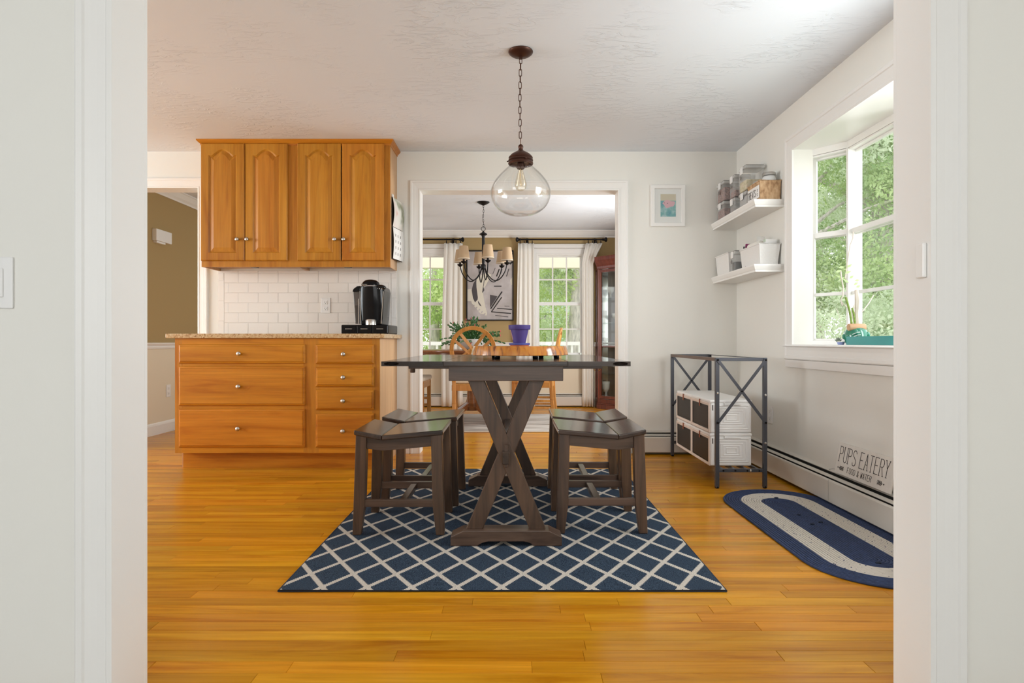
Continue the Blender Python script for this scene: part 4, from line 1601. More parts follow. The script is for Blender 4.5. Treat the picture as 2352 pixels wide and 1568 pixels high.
obj('apron', M().box(-0.261, -0.240, 2.492, 3.62, 0.700, TZ - TT), DARK_Y, t, bevel=0.002)
obj('apron', M().box(0.190, 0.211, 2.492, 3.62, 0.700, TZ - TT), DARK_Y, t, bevel=0.002)
for sg, xa, xb in ((-1, -0.435, -0.262), (1, 0.212, 0.378)):
    for yy in (2.52, 3.56):
        sl = obj('leaf_support', M().box(xa, xb, yy, yy + 0.03, TZ - TT - 0.015, TZ - TT - 0.001), DARK_X, t, bevel=0.002)
        if sg < 0:
            obj('pull_peg', M().lathe([(0.0115, 0.0), (0.0115, -0.014), (0.009, -0.018), (0, -0.018)], (-0.420, yy + 0.015, TZ - TT - 0.014), 14), DARK_X, sl, smooth=50)
        else:
            obj('catch_hook', M().tube([(0.345, yy + 0.01, 0.746), (0.352, yy + 0.01, 0.739), (0.362, yy + 0.01, 0.739), (0.372, yy + 0.01, 0.746)], 0.0018, 6), CHROME, sl)


def xleg(m, top, bot, y0, y1):
    (a_, b_, zt), (c_, d_, zb) = top, bot
    return m.prism([(c_, zb), (d_, zb), (b_, zt), (a_, zt)], y0, y1, 'y')


for yy, sg in ((2.532, 1), (3.56, 1)):
    o = obj('leg', xleg(M(), (-0.1875, -0.118, 0.7005), (0.0740, 0.1425, 0.070), yy, yy + 0.044), DARK_Z, t, bevel=0.003)
    o = obj('leg', xleg(M(), (0.0725, 0.1390, 0.7005), (-0.1935, -0.1240, 0.070), yy + 0.0045, yy + 0.040), DARK_Z, t, bevel=0.003)
    foot = [(-0.2575, TG), (-0.145, TG), (-0.125, TG + 0.012), (-0.10, TG + 0.018), (0.05, TG + 0.018), (0.075, TG + 0.012), (0.095, TG), (0.2085, TG), (0.2085, 0.046), (0.155, 0.071), (-0.205, 0.071), (-0.2575, 0.046)]
    obj('foot', M().prism(foot, yy - 0.022, yy + 0.066, 'y'), DARK_X, t, bevel=0.003)
obj('stretcher', M().box(-0.041, -0.011, 2.49, 3.63, 0.352, 0.405), DARK_Y, t, bevel=0.003)
obj('tenon_end', M().prism([(-0.041, 0.352), (-0.009, 0.352), (-0.009, 0.397), (-0.041, 0.397)], 2.497, 2.535, 'y'), DARK_Z, t, bevel=0.002)
obj('wedge', M().prism([(-0.031, 0.335), (-0.018, 0.335), (-0.0165, 0.431), (-0.0325, 0.431)], 2.506, 2.520, 'y'), CHAIRW if False else DARK_Z, t, bevel=0.002)


# ------------------------------------------------------------------ stools
def make_stool(label):
    t = thing('saddle_stool', label, 'stool', (0, 0, 0), 'dark saddle stools around the trestle table')
    xv, w_, dp = -0.074, 0.196, 0.195
    zs, zv, th = 0.472, 0.4485, 0.022
    obj('seat_board', M().prism([(-w_, zs), (xv - 0.0004, zv), (xv - 0.0004, zv - th), (-w_, zs - th)], -dp, dp, 'y'), TTOP_Y, t, bevel=0.005, seg=3)
    obj('seat_board', M().prism([(xv + 0.0004, zv), (w_, zs), (w_, zs - th), (xv + 0.0004, zv - th)], -dp, dp, 'y'), TTOP_X, t, bevel=0.005, seg=3)
    zl = 0.4515
    for sx_ in (-1, 1):
        for sy_ in (-1, 1):
            # tapered, slightly splayed square leg
            lv = [(zl if sx_ > 0 or True else zl, 0.142, 0.190, 0.138, 0.184), (0.14, 0.150, 0.199, 0.146, 0.190), (TG, 0.166, 0.203, 0.158, 0.192)]
            V = []
            for z, xi, xo, yi, yo in lv:
                V += [(sx_ * xi, sy_ * yi, z), (sx_ * xo, sy_ * yi, z), (sx_ * xo, sy_ * yo, z), (sx_ * xi, sy_ * yo, z)]
            m = M().add(V, [(0, 1, 2, 3), (8, 11, 10, 9)] + [(k * 4 + i, k * 4 + 4 + i, k * 4 + 4 + (i + 1) % 4, k * 4 + (i + 1) % 4) for k in range(2) for i in range(4)])
            obj('leg', m, DARK_Z, t, bevel=0.003)
    for sy_ in (-1, 1):
        ap = [(-0.144, zs - th - 0.011), (xv, zv - th - 0.001), (0.146, zs - th - 0.006), (0.146, 0.397), (0.02, 0.385), (xv, 0.377), (-0.144, 0.386)]
        y0 = sy_ * 0.150
        obj('apron', M().prism(ap, y0, sy_ * 0.172, 'y'), DARK_X, t, bevel=0.002)
        obj('stretcher', M().box(-0.156, 0.152, sy_ * 0.158, sy_ * 0.180, 0.128, 0.162), DARK_X, t, bevel=0.003)
    for sx_ in (-1, 1):
        obj('apron', M().box(sx_ * 0.150, sx_ * 0.172, -0.142, 0.142, 0.392, 0.447), DARK_Y, t, bevel=0.002)
    obj('middle_stretcher', M().box(-0.002, 0.030, -0.159, 0.159, 0.131, 0.157), DARK_Y, t, bevel=0.003)
    return t


TTOP_Y = wood('dark_stool_seat_a', (0.085, 0.050, 0.034, 1), (0.050, 0.030, 0.021, 1), (0.024, 0.014, 0.010, 1), 'y', rough=0.16, scale=1.2, spec=0.6)
TTOP_X = wood('dark_stool_seat_b', (0.085, 0.050, 0.034, 1), (0.050, 0.030, 0.021, 1), (0.024, 0.014, 0.010, 1), 'x', rough=0.16, scale=1.2, spec=0.6)
st = make_stool('front dark wood saddle stool on the cabinet side of the table')
st.location = (-0.5015, 2.84, 0)
dup(st, None, (-0.4765, 3.312, 0), math.radians(-1.5), 'rear dark wood saddle stool on the cabinet side of the table')
dup(st, None, (0.401, 2.862, 0), PI, 'front dark wood saddle stool on the bay window side of the table')
dup(st, None, (0.408, 3.325, 0), PI + math.radians(-0.8), 'rear dark wood saddle stool on the bay window side of the table')

# ------------------------------------------------------------------ wood slab turntable and pot
SC = (0.033, 2.93)
SLABM = ramp_mat('glossy_amber_live_edge_wood', [(0.0, (0.05, 0.012, 0.004, 1)), (0.36, (0.16, 0.045, 0.008, 1)), (0.50, (0.50, 0.17, 0.022, 1)), (0.62, (0.55, 0.21, 0.025, 1)), (1.0, (0.62, 0.29, 0.05, 1))], scale=9, rough=0.15, detail=5, stretch=(3.0, 3.0, 0.7), coat=0.4, distort=1.4)
t = thing('wood_slab_turntable', 'thick glossy live-edge wood slab on black feet on the table', 'serving board', (SC[0], SC[1], TZ))
n = 56
V = []
rs = []
for i in range(n):
    a_ = 2 * PI * i / n
    r = 0.232 * (1 + 0.030 * math.sin(3 * a_ + 0.4) + 0.018 * math.sin(7 * a_ + 1.2) + 0.010 * math.sin(13 * a_))
    rs.append(r)
for z, k in ((0.797, 1.0), (0.799, 1.012), (0.815, 1.0), (0.838, 0.972), (0.841, 0.962)):
    for i in range(n):
        a_ = 2 * PI * i / n
        r = rs[i] * k
        V.append((SC[0] + r * math.cos(a_), SC[1] + r * math.sin(a_) * 0.93, z))
fs = [tuple(range(n - 1, -1, -1)), tuple(range(4 * n, 5 * n))]
for k in range(4):
    fs += [(k * n + i, k * n + (i + 1) % n, (k + 1) * n + (i + 1) % n, (k + 1) * n + i) for i in range(n)]
obj('slab', M().add(V, fs), SLABM, t, smooth=40)
for a_ in (-2.15, -1.15, -0.2, 0.9, 2.3):
    c = (SC[0] + 0.185 * math.cos(a_), SC[1] + 0.165 * math.sin(a_), TZ)
    obj('foot', M().lathe([(0.011, 0), (0.013, 0.002), (0.013, 0.015)], c, 14), PLASTIC_B, t, smooth=50)
PC = (0.037, 2.965)
pz = 0.8412
t = thing('flower_pot', 'empty purple painted flower pot on the wood slab', 'plant pot', (PC[0], PC[1], pz))
obj('saucer', M().lathe([(0.040, 0), (0.0455, 0.0), (0.0465, 0.004)], (PC[0], PC[1], pz), 32), TERRA, t, smooth=50, label='bare terracotta saucer base')
obj('saucer_rim', M().lathe([(0.040, 0.004), (0.0505, 0.004), (0.0515, 0.008), (0.0515, 0.013), (0.049, 0.014), (0.046, 0.011), (0.0, 0.011)], (PC[0], PC[1], pz), 32), BLUEP, t, smooth=50, label='blue saucer')
obj('pot', M().lathe([(0.028, 0.0125), (0.030, 0.0125), (0.0445, 0.080), (0.0520, 0.080), (0.0535, 0.083), (0.0545, 0.101), (0.053, 0.103), (0.0485, 0.103), (0.047, 0.100), (0.044, 0.080), (0.031, 0.022), (0.0, 0.020)], (PC[0], PC[1], pz), 40), PURPLE, t, smooth=35)
obj('side_stripe', M().prism([(PC[0] - 0.046, pz + 0.078), (PC[0] - 0.0425, pz + 0.078), (PC[0] - 0.0300, pz + 0.030), (PC[0] - 0.0345, pz + 0.030)], PC[1] - 0.014, PC[1] + 0.004, 'y'), mat('pink_white_paint', (0.6, 0.35, 0.36, 1), 0.6), t, label='pale pink painted patch')

# ------------------------------------------------------------------ pendant
PX, PY = 0.044, 3.036
t = thing('pendant_lamp', 'clear glass globe pendant on a bronze chain above the table', 'pendant lamp', (PX, PY, CEIL))
obj('canopy', M().lathe([(0.0615, CEIL - 0.0005), (0.0625, CEIL - 0.004), (0.060, CEIL - 0.009), (0.050, CEIL - 0.017), (0.034, CEIL - 0.024), (0.014, CEIL - 0.028), (0.009, CEIL - 0.030), (0.009, CEIL - 0.038), (0.0, CEIL - 0.038)], (PX, PY, 0), 32), BRONZE, t, smooth=40)


def link(m, c, h, w_, r, turn):
    pts = []
    for i in range(16):
        a_ = 2 * PI * i / 16
        u = math.cos(a_) * (w_ / 2 - r)
        v = math.sin(a_)
        v = (h / 2 - w_ / 2) * (1 if v > 0 else -1) * (1 if abs(v) > 0.02 else 0) + v * (w_ / 2 - r)
        pts.append((c[0] + u * math.cos(turn), c[1] + u * math.sin(turn), c[2] + v))
    return m.tube(pts, r, 6, closed=True)


z0, z1 = CEIL - 0.030, 1.8585
k = 14
for i in range(k):
    z = z0 + (z1 - z0) * (i + 0.5) / k
    hgt = (z0 - z1) / k + 0.0085
    obj('chain_link', link(M(), (PX - 0.004 * math.sin(PI * i / k), PY, z), hgt, 0.017, 0.0019, (PI / 2 if i % 2 else 0) + 0.25 * math.sin(i * 1.7)), BRONZE, t, smooth=True)
cz = H + (784 - 382) * PY / F       # lowest lip of the cap


def pz_(py):
    return H + (784 - py) * PY / F


prof = [(0.004, pz_(331)), (0.010, pz_(333.5)), (0.013, pz_(336)), (0.013, pz_(339)), (0.0105, pz_(342)), (0.014, pz_(346)), (0.030, pz_(350)), (0.048, pz_(355)), (0.060, pz_(361)), (0.0615, pz_(363)), (0.058, pz_(365)),
        (0.062, pz_(367)), (0.063, pz_(369)), (0.058, pz_(371)), (0.0625, pz_(373.5)), (0.0635, pz_(376)), (0.060, pz_(378.5)), (0.054, pz_(378.5)), (0.052, pz_(368)), (0.0, pz_(364))]
obj('cap', M().lathe(prof, (PX, PY, 0), 36), BRONZE, t, smooth=35)
for a_ in (PI, -1.2, 0.9):
    obj('thumb_screw', M().blob((PX + 0.066 * math.cos(a_), PY + 0.066 * math.sin(a_), pz_(370.5)), 0.005, 0.005, 0.004, 8, 6), BRONZE, t, smooth=True)
gp = [(0.0535, pz_(374)), (0.056, pz_(380)), (0.076, pz_(389)), (0.105, pz_(402)), (0.133, pz_(418)), (0.148, pz_(433)), (0.1518, pz_(442)), (0.148, pz_(455)), (0.133, pz_(470)), (0.108, pz_(482)), (0.075, pz_(490)), (0.040, pz_(493.5)), (0.032, pz_(493)), (0.0, pz_(491.5))]


def smooth_prof(p, k=5):
    out = []
    n = len(p)
    for i in range(n - 1):
        p0, p1, p2, p3 = p[max(i - 1, 0)], p[i], p[i + 1], p[min(i + 2, n - 1)]
        for j in range(k):
            s_ = j / k
            out.append(tuple(0.5 * ((2 * p1[q]) + (-p0[q] + p2[q]) * s_ + (2 * p0[q] - 5 * p1[q] + 4 * p2[q] - p3[q]) * s_ ** 2 + (-p0[q] + 3 * p1[q] - 3 * p2[q] + p3[q]) * s_ ** 3) for q in (0, 1)))
    out.append(p[-1])
    return [(max(a, 0), b) for a, b in out]


g = obj('globe', M().lathe(smooth_prof(gp, 4), (PX, PY, 0), 64), GLOBE, t, smooth=True)
sd = g.modifiers.new('wall', 'SOLIDIFY')
sd.thickness = 0.003
sd.offset = -1
obj('socket', M().lathe([(0.0, pz_(366)), (0.017, pz_(366)), (0.017, pz_(384)), (0.019, pz_(385)), (0.019, pz_(387.5)), (0.014, pz_(388)), (0, pz_(388))], (PX, PY, 0), 20), BRONZE, t, smooth=40)
bulb = obj('bulb', M().lathe(smooth_prof([(0.0105, pz_(387)), (0.012, pz_(392)), (0.020, pz_(405)), (0.0285, pz_(419)), (0.0300, pz_(425)), (0.026, pz_(432)), (0.014, pz_(437)), (0.0, pz_(438.5))], 4), (PX, PY, 0), 32), thin_glass('amber_tinted_bulb', (0.97, 0.93, 0.85, 1), 1.5, 0.03), t, smooth=True)
FIL = mat('filament_and_stem', (0.70, 0.55, 0.32, 1), 0.35, 0.4)
m = M()
for i in range(6):
    a_, b2 = 2 * PI * i / 6, 2 * PI * (i + 1) / 6
    za, zb = (pz_(397), pz_(428)) if i % 2 == 0 else (pz_(428), pz_(397))
    m.tube([(PX + 0.011 * math.cos(a_), PY + 0.011 * math.sin(a_), za), (PX + 0.011 * math.cos(b2), PY + 0.011 * math.sin(b2), zb)], 0.0007, 5)
m.tube([(PX, PY, pz_(388)), (PX, PY, pz_(430))], 0.0016, 6)
obj('filament', m, FIL, bulb)

# ------------------------------------------------------------------ framed picture
t = thing('framed_picture', 'small white framed watercolour print on the back wall', 'picture', (bx(1533), YB, bz(473)))
x0, x1, z0, z1 = bx(1493.5), bx(1572.5), bz(521), bz(425.5)
m = M().sweep([(x0 + 0.028, z0 + 0.028), (x0 + 0.028, z1 - 0.028), (x1 - 0.028, z1 - 0.028), (x1 - 0.028, z0 + 0.028)], [(-0.003, 0.004), (-0.003, 0.016), (0.0, 0.022), (0.024, 0.022), (0.028, 0.019), (0.028, 0.0)], (0, YB, 0), (1, 0, 0), (0, 0, 1), (0, -1, 0), closed=True, side=-1)
obj('frame', m, TRIM, t)
obj('mat_board', M().box(x0 + 0.02, x1 - 0.02, YB - 0.008, YB - 0.001, z0 + 0.02, z1 - 0.02), mat('mat_white', (0.80, 0.79, 0.78, 1), 0.8), t)
pxa, pxb, pza, pzb = bx(1516.5), bx(1551.5), bz(498), bz(446.5)
pr = obj('print', M().box(pxa, pxb, YB - 0.0092, YB - 0.008, pza, pzb), ramp_mat('teal_watercolour', [(0.3, (0.10, 0.26, 0.38, 1)), (0.5, (0.20, 0.42, 0.42, 1)), (0.7, (0.52, 0.62, 0.66, 1))], scale=18, rough=0.8), t)
obj('print_sky', M().box(pxa, pxb, YB - 0.0096, YB - 0.0092, pzb - 0.050, pzb), mat('beige_wash', (0.60, 0.54, 0.42, 1), 0.8), pr)
n = 22
bp2 = []
for i in range(n):
    a_ = 2 * PI * i / n
    bp2.append(((pxa + pxb) / 2 + 0.004 + 0.046 * math.cos(a_) * (1 + 0.12 * math.sin(3 * a_)), pza + 0.098 + 0.028 * math.sin(a_) + 0.005 * math.sin(4 * a_)))
obj('pink_shape', M().prism(bp2, YB - 0.0102, YB - 0.0096, 'y'), mat('pink_wash', (0.68, 0.42, 0.47, 1), 0.8), pr)
m = M()
m.blob((pxa + 0.030, YB - 0.0104, pza + 0.106), 0.004, 0.001, 0.002, 8, 5)
m.blob((pxa + 0.053, YB - 0.0104, pza + 0.102), 0.005, 0.001, 0.002, 8, 5)
obj('ink_marks', m, INK, pr)
obj('glass', M().add([(x0 + 0.026, YB - 0.013, z0 + 0.026), (x1 - 0.026, YB - 0.013, z0 + 0.026), (x1 - 0.026, YB - 0.013, z1 - 0.026), (x0 + 0.026, YB - 0.013, z1 - 0.026)], [(0, 1, 2, 3)]), GLASS, t)

# ------------------------------------------------------------------ metal rack with folding boxes
KX0, KX1, KY0, KY1, KZ = 1.207, 1.488, 3.535, 4.520, 0.767
t = thing('metal_rack', 'grey black metal rack with crossed braces in the corner', 'rack', ((KX0 + KX1) / 2, (KY0 + KY1) / 2, 0))
r = 0.011
for x in (KX0, KX1):
    for yy in (KY0, KY1):
        lg = obj('leg', M().box(x - r, x + r, yy - r, yy + r, 0.006, KZ), RACKM, t, bevel=0.0015)
        obj('foot_cap', M().lathe([(0.011, 0.0), (0.012, 0.002), (0.012, 0.012), (0.0105, 0.014)], (x, yy, 0.0), 14), PLASTIC_B, lg)
for yy, s in ((KY0, -1), (KY1, 1)):
    obj('end_rail', M().box(KX0 + r, KX1 - r, yy - 0.009, yy + 0.009, KZ - 0.019, KZ), RACKM, t, bevel=0.001)
    obj('lower_rail', M().box(KX0 + r, KX1 - r, yy - 0.009, yy + 0.009, 0.095, 0.114), RACKM, t, bevel=0.001)
    yb = yy - 0.0135
    obj('brace', M().beam((KX0, yb, KZ - 0.012), (KX1, yb, 0.386), 0.003, 0.017, (0, 0, 1)), RACKM, t)
    obj('brace', M().beam((KX1, yb - 0.0032, KZ - 0.012), (KX0, yb - 0.0032, 0.386), 0.003, 0.017, (0, 0, 1)), RACKM, t)
    for bx_, bz_ in ((KX0, KZ - 0.012), (KX1, KZ - 0.012), (KX0, 0.386), (KX1, 0.386), ((KX0 + KX1) / 2, (KZ - 0.012 + 0.386) / 2)):
        obj('bolt', M().lathe([(0.0062, 0), (0.0062, -0.002), (0.004, -0.0042), (0, -0.0042)], (bx_, yb - 0.0045, bz_), 12, 'y'), PLASTIC_B, t)
    for q in range(4):
        obj('bolt', M().lathe([(0.0055, 0), (0.0055, -0.002), (0.003, -0.0035), (0, -0.0035)], (KX0 + 0.035 + q * 0.07, yy - 0.009, 0.1045), 12, 'y'), PLASTIC_B, t)
for bx_, bz_ in ((KX0, 0.560), (KX1, 0.548), (KX1, 0.267), (KX0 + 0.195, 0.1045)):
    obj('screw_cap', M().lathe([(0.0068, 0), (0.0068, -0.0015), (0.005, -0.003), (0, -0.003)], (bx_, KY0 - (r if bz_ > 0.2 else 0.009), bz_), 14, 'y'), CHROME, t, label='bright round screw cap')
obj('long_rail', M().box(KX0 - r, KX0 + r, KY0 + r, KY1 - r, KZ - 0.019, KZ), wood('brown_wood_strip', (0.16, 0.10, 0.07, 1), (0.11, 0.07, 0.05, 1), (0.05, 0.03, 0.02, 1), 'y', rough=0.5), t, label='brown wood look top rail')
obj('long_rail', M().box(KX1 - r, KX1 + r, KY0 + r, KY1 - r, KZ - 0.006, KZ - 0.002), RACKM, t)
for q in range(4):
    x = KX0 + 0.035 + q * 0.07
    obj('shelf_slat', M().box(x - 0.008, x + 0.008, KY0 + 0.009, KY1 - 0.009, 0.098, 0.113), RACKM, t, bevel=0.001)

BOXW = mat('white_box_plastic', (0.84, 0.82, 0.80, 1), 0.32)
TAN = mat('peach_edge_plastic', (0.72, 0.60, 0.52, 1), 0.4)


def folding_box(x0, x1, y0, y1, z0, z1, label, near=True):
    t = thing('folding_storage_box', label, 'storage box', ((x0 + x1) / 2, (y0 + y1) / 2, z0), 'white folding boxes in the metal rack')
    obj('body', M().box(x0 + 0.006, x1, y0, y1, z0 + 0.001, z1 - 0.016), BOXW, t, bevel=0.010, seg=3)
    obj('lid', M().box(x0 + 0.002, x1 + 0.002, y0 - 0.0018, y1 + 0.0005, z1 - 0.018, z1), BOXW, t, bevel=0.006, seg=3)
    fr = M().sweep([(y0 + 0.014, z0 + 0.018), (y0 + 0.014, z1 - 0.030), (y1 - 0.014, z1 - 0.030), (y1 - 0.014, z0 + 0.018)], [(-0.004, 0), (-0.004, 0.007), (0.010, 0.009), (0.014, 0.006), (0.014, 0)], (x0 + 0.006, 0, 0), (0, 1, 0), (0, 0, 1), (-1, 0, 0), closed=True, side=-1)
    obj('door_frame', fr, TAN, t)
    d = obj('door', M().box(x0 + 0.002, x0 + 0.007, y0 + 0.018, y1 - 0.018, z0 + 0.022, z1 - 0.034), DARKGREY, t, bevel=0.002, label='dark see-through door')
    obj('border', M().sweep([(y0 + 0.022, z0 + 0.026), (y0 + 0.022, z1 - 0.038), (y1 - 0.022, z1 - 0.038), (y1 - 0.022, z0 + 0.026)], [(-0.0015, 0), (-0.0015, 0.0015), (0.0015, 0.0015), (0.0015, 0)], (x0 + 0.002, 0, 0), (0, 1, 0), (0, 0, 1), (-1, 0, 0), closed=True, side=-1), PLASTIC_B, d)
    ym = (y0 + y1) / 2
    obj('leather_tab', M().box(x0 - 0.006, x0 - 0.002, ym - 0.009, ym + 0.009, z1 - 0.052, z1 - 0.008), LEATHER, t, bevel=0.003, label='brown leather pull tab')
    if not near:
        return t
    # nested raised rectangles on the end
    cx, cz = (x0 + x1) / 2 + 0.006, (z0 + z1) / 2 - 0.004
    for i in range(5):
        hx, hz = 0.030 + 0.018 * i, 0.014 + 0.0135 * i
        hx = min(hx, (x1 - x0) / 2 - 0.02)
        m = M().sweep([(cx - hx, cz - hz), (cx - hx, cz + hz), (cx + hx, cz + hz), (cx + hx, cz - hz)], [(-0.0035, 0), (-0.0015, 0.0027), (0.0015, 0.0027), (0.0035, 0)], (0, y0, 0), (1, 0, 0), (0, 0, 1), (0, -1, 0), closed=True, side=-1)
        obj('raised_rectangle', m, BOXW, t)
    obj('end_handle', M().box(cx - 0.045, cx + 0.055, y0 - 0.008, y0, z1 - 0.030, z1 - 0.021).box(cx - 0.045, cx - 0.042, y0 - 0.008, y0, z1 - 0.030, z1 - 0.014), BOXW, t, bevel=0.0015)
    obj('latch_slot', M().box(x0 + 0.018, x0 + 0.023, y0 - 0.0008, y0 + 0.001, z1 - 0.062, z1 - 0.030), DARKGREY, t)
    return t


ym = 3.958
for (ya, yb_, za, zb_, lb) in ((3.602, ym - 0.002, 0.114, 0.312, 'lower near white folding box with dark door in the metal rack'), (ym + 0.002, 4.318, 0.114, 0.312, 'lower far white folding box with dark door in the metal rack'),
                               (3.602, ym - 0.002, 0.3125, 0.511, 'upper near white folding box with dark door in the metal rack'), (ym + 0.002, 4.318, 0.3125, 0.511, 'upper far white folding box with dark door in the metal rack')):
    folding_box(1.184, 1.438, ya, yb_, za, zb_, lb, 'near' in lb)

# ------------------------------------------------------------------ wall shelves
SHP = [(-0.006, 0), (0.0, 0), (0.0, 0.012), (0.004, 0.016), (0.010, 0.030), (0.013, 0.038), (0.013, 0.047), (-0.006, 0.047)]


def wall_shelf(label, zt):
    y0 = 3.816
    t = thing('wall_shelf', label, 'shelf', (XR, (y0 + YB) / 2, zt), 'white wall shelves in the corner')
    zb_ = zt - 0.047
    xf = 1.552
    obj('board', M().box(xf + 0.004, XR, y0 + 0.018, YB, zb_ + 0.0006, zt - 0.0006), TRIM, t)
    m = M().sweep([(XR, y0 + 0.013), (xf, y0 + 0.013), (xf, YB)], SHP, (0, 0, zb_), (1, 0, 0), (0, 1, 0), (0, 0, 1), side=-1)
    if min(v[0] for v in m.v) > xf - 0.005:
        m = M().sweep([(XR, y0 + 0.013), (xf, y0 + 0.013), (xf, YB)], SHP, (0, 0, zb_), (1, 0, 0), (0, 1, 0), (0, 0, 1), side=1)
    obj('molding', m, TRIM, t)
    return t


US, LS = 1.768, 1.355
wall_shelf('upper white wall shelf carrying the food containers and treats basket', US)
wall_shelf('lower white wall shelf carrying the white woven baskets', LS)

WICK = ramp_mat('tan_woven_basket', [(0.3, (0.30, 0.16, 0.07, 1)), (0.5, (0.55, 0.35, 0.19, 1)), (0.7, (0.66, 0.46, 0.28, 1))], scale=40, rough=0.7, detail=6, stretch=(1, 1, 0.6), bump=0.7)
WWHT = mat('white_woven_paper', (0.80, 0.785, 0.765, 1), 0.8, bump=1.0, bscale=90, bstretch=(1, 1, 1.6))


def basket(name, label, x0, x1, y0, y1, z0, h, mt, taper=0.01, group=None, rim=0.008, weave=0):
    t = thing(name, label, 'basket', ((x0 + x1) / 2, (y0 + y1) / 2, z0), group)
    k, n_ = taper, 0.006
    z0 += 0.0006
    V = [(x0 + k, y0 + k, z0), (x1 - k, y0 + k, z0), (x1 - k, y1 - k, z0), (x0 + k, y1 - k, z0), (x0, y0, z0 + h), (x1, y0, z0 + h), (x1, y1, z0 + h), (x0, y1, z0 + h),
         (x0 + n_, y0 + n_, z0 + h), (x1 - n_, y0 + n_, z0 + h), (x1 - n_, y1 - n_, z0 + h), (x0 + n_, y1 - n_, z0 + h),
         (x0 + k + n_, y0 + k + n_, z0 + n_), (x1 - k - n_, y0 + k + n_, z0 + n_), (x1 - k - n_, y1 - k - n_, z0 + n_), (x0 + k + n_, y1 - k - n_, z0 + n_)]
    f_ = [(0, 3, 2, 1)] + [(i, (i + 1) % 4, 4 + (i + 1) % 4, 4 + i) for i in range(4)] + [(4 + i, 4 + (i + 1) % 4, 8 + (i + 1) % 4, 8 + i) for i in range(4)] + [(8 + i, 8 + (i + 1) % 4, 12 + (i + 1) % 4, 12 + i) for i in range(4)] + [(12, 13, 14, 15)]
    obj('shell', M().add(V, f_), mt, t, bevel=0.003)
    obj('rim', M().tube([(x0, y0, z0 + h), (x1, y0, z0 + h), (x1, y1, z0 + h), (x0, y1, z0 + h)], 0.0045, 8, closed=True), mt, t, smooth=True)
    for i in range(weave):
        zz = z0 + h * (i + 0.5) / weave
        q = k * (1 - (zz - z0) / h) - 0.0004
        obj('woven_band', M().tube([(x0 + q, y0 + q, zz), (x1 - q, y0 + q, zz), (x1 - q, y1 - q, zz), (x0 + q, y1 - q, zz)], [h / weave * 0.48] * 4, 6, closed=True, flat=0.3 if False else 1.0), mt, t, smooth=True) if False else None
    return t


tb = basket('treats_basket', 'tan woven basket with a white lettered tag on the upper shelf', 1.593, 1.728, 3.855, 4.058, US, 0.130, WICK, 0.004)
tg = obj('tag', M().box(1.5885, 1.5925, 3.866, 4.047, US + 0.022, US + 0.104), TRIM, tb, bevel=0.001, label='white tag')
m = M()
lettering(m, 'TREATS', (1.5882, 4.038, US + 0.038), (0, -1, 0), (0, 0, 1), (-1, 0, 0), 0.046, 0.014, 0.0075, 0.0034)
for (dy, dz) in ((0.0, 0.028), (0.004, 0.0)):
    for q, (a_, b2) in enumerate(((0, 0), (-0.006, 0.009), (0, 0.0115), (0.006, 0.009))):
        m.blob((1.5880, 3.884 + dy + a_, US + 0.040 + dz + b2), 0.0007, 0.0042 if q == 0 else 0.0022, 0.0040 if q == 0 else 0.0026, 8, 5)
obj('lettering', m, INK, tg)


def jar(label, x, y_, z, r, h, ztop=None):
    t = thing('glass_jar', label, 'jar', (x, y_, z), 'glass jars in the treats basket')
    obj('glass', M().lathe([(r * 0.95, 0.0006), (r, 0.006), (r, h * 0.80), (r * 0.80, h * 0.90), (r * 0.80, h * 0.97)], (x, y_, z), 24), BOXCLEAR, t, smooth=40)
    obj('white_contents', M().lathe([(r * 0.90, 0.004), (r * 0.94, 0.01), (r * 0.94, h * 0.78), (r * 0.74, h * 0.87), (0, h * 0.87)], (x, y_, z), 24), PLASTIC_W, t, smooth=40)
    obj('lid', M().lathe([(r * 0.86, h * 0.90), (r * 0.90, h * 0.905), (r * 0.90, h * 0.985), (r * 0.85, h), (0, h)], (x, y_, z), 24), NICKEL, t, smooth=40, label='metal screw lid')
    return t


jar('larger glass jar with metal lid standing in the treats basket', 1.675, 3.915, US + 0.0075, 0.046, 0.185)
jar('smaller glass jar with metal lid standing in the treats basket', 1.640, 4.005, US + 0.0075, 0.036, 0.152)

PASTA = ramp_mat('brown_dry_food', [(0.3, (0.06, 0.022, 0.018, 1)), (0.5, (0.26, 0.12, 0.10, 1)), (0.75, (0.46, 0.26, 0.22, 1))], scale=95, rough=0.8, bump=1.0, detail=3)
SHELLS = ramp_mat('pale_yellow_dry_food', [(0.35, (0.50, 0.38, 0.18, 1)), (0.55, (0.70, 0.62, 0.36, 1)), (0.75, (0.70, 0.45, 0.36, 1))], scale=60, rough=0.8, bump=1.0, detail=3)


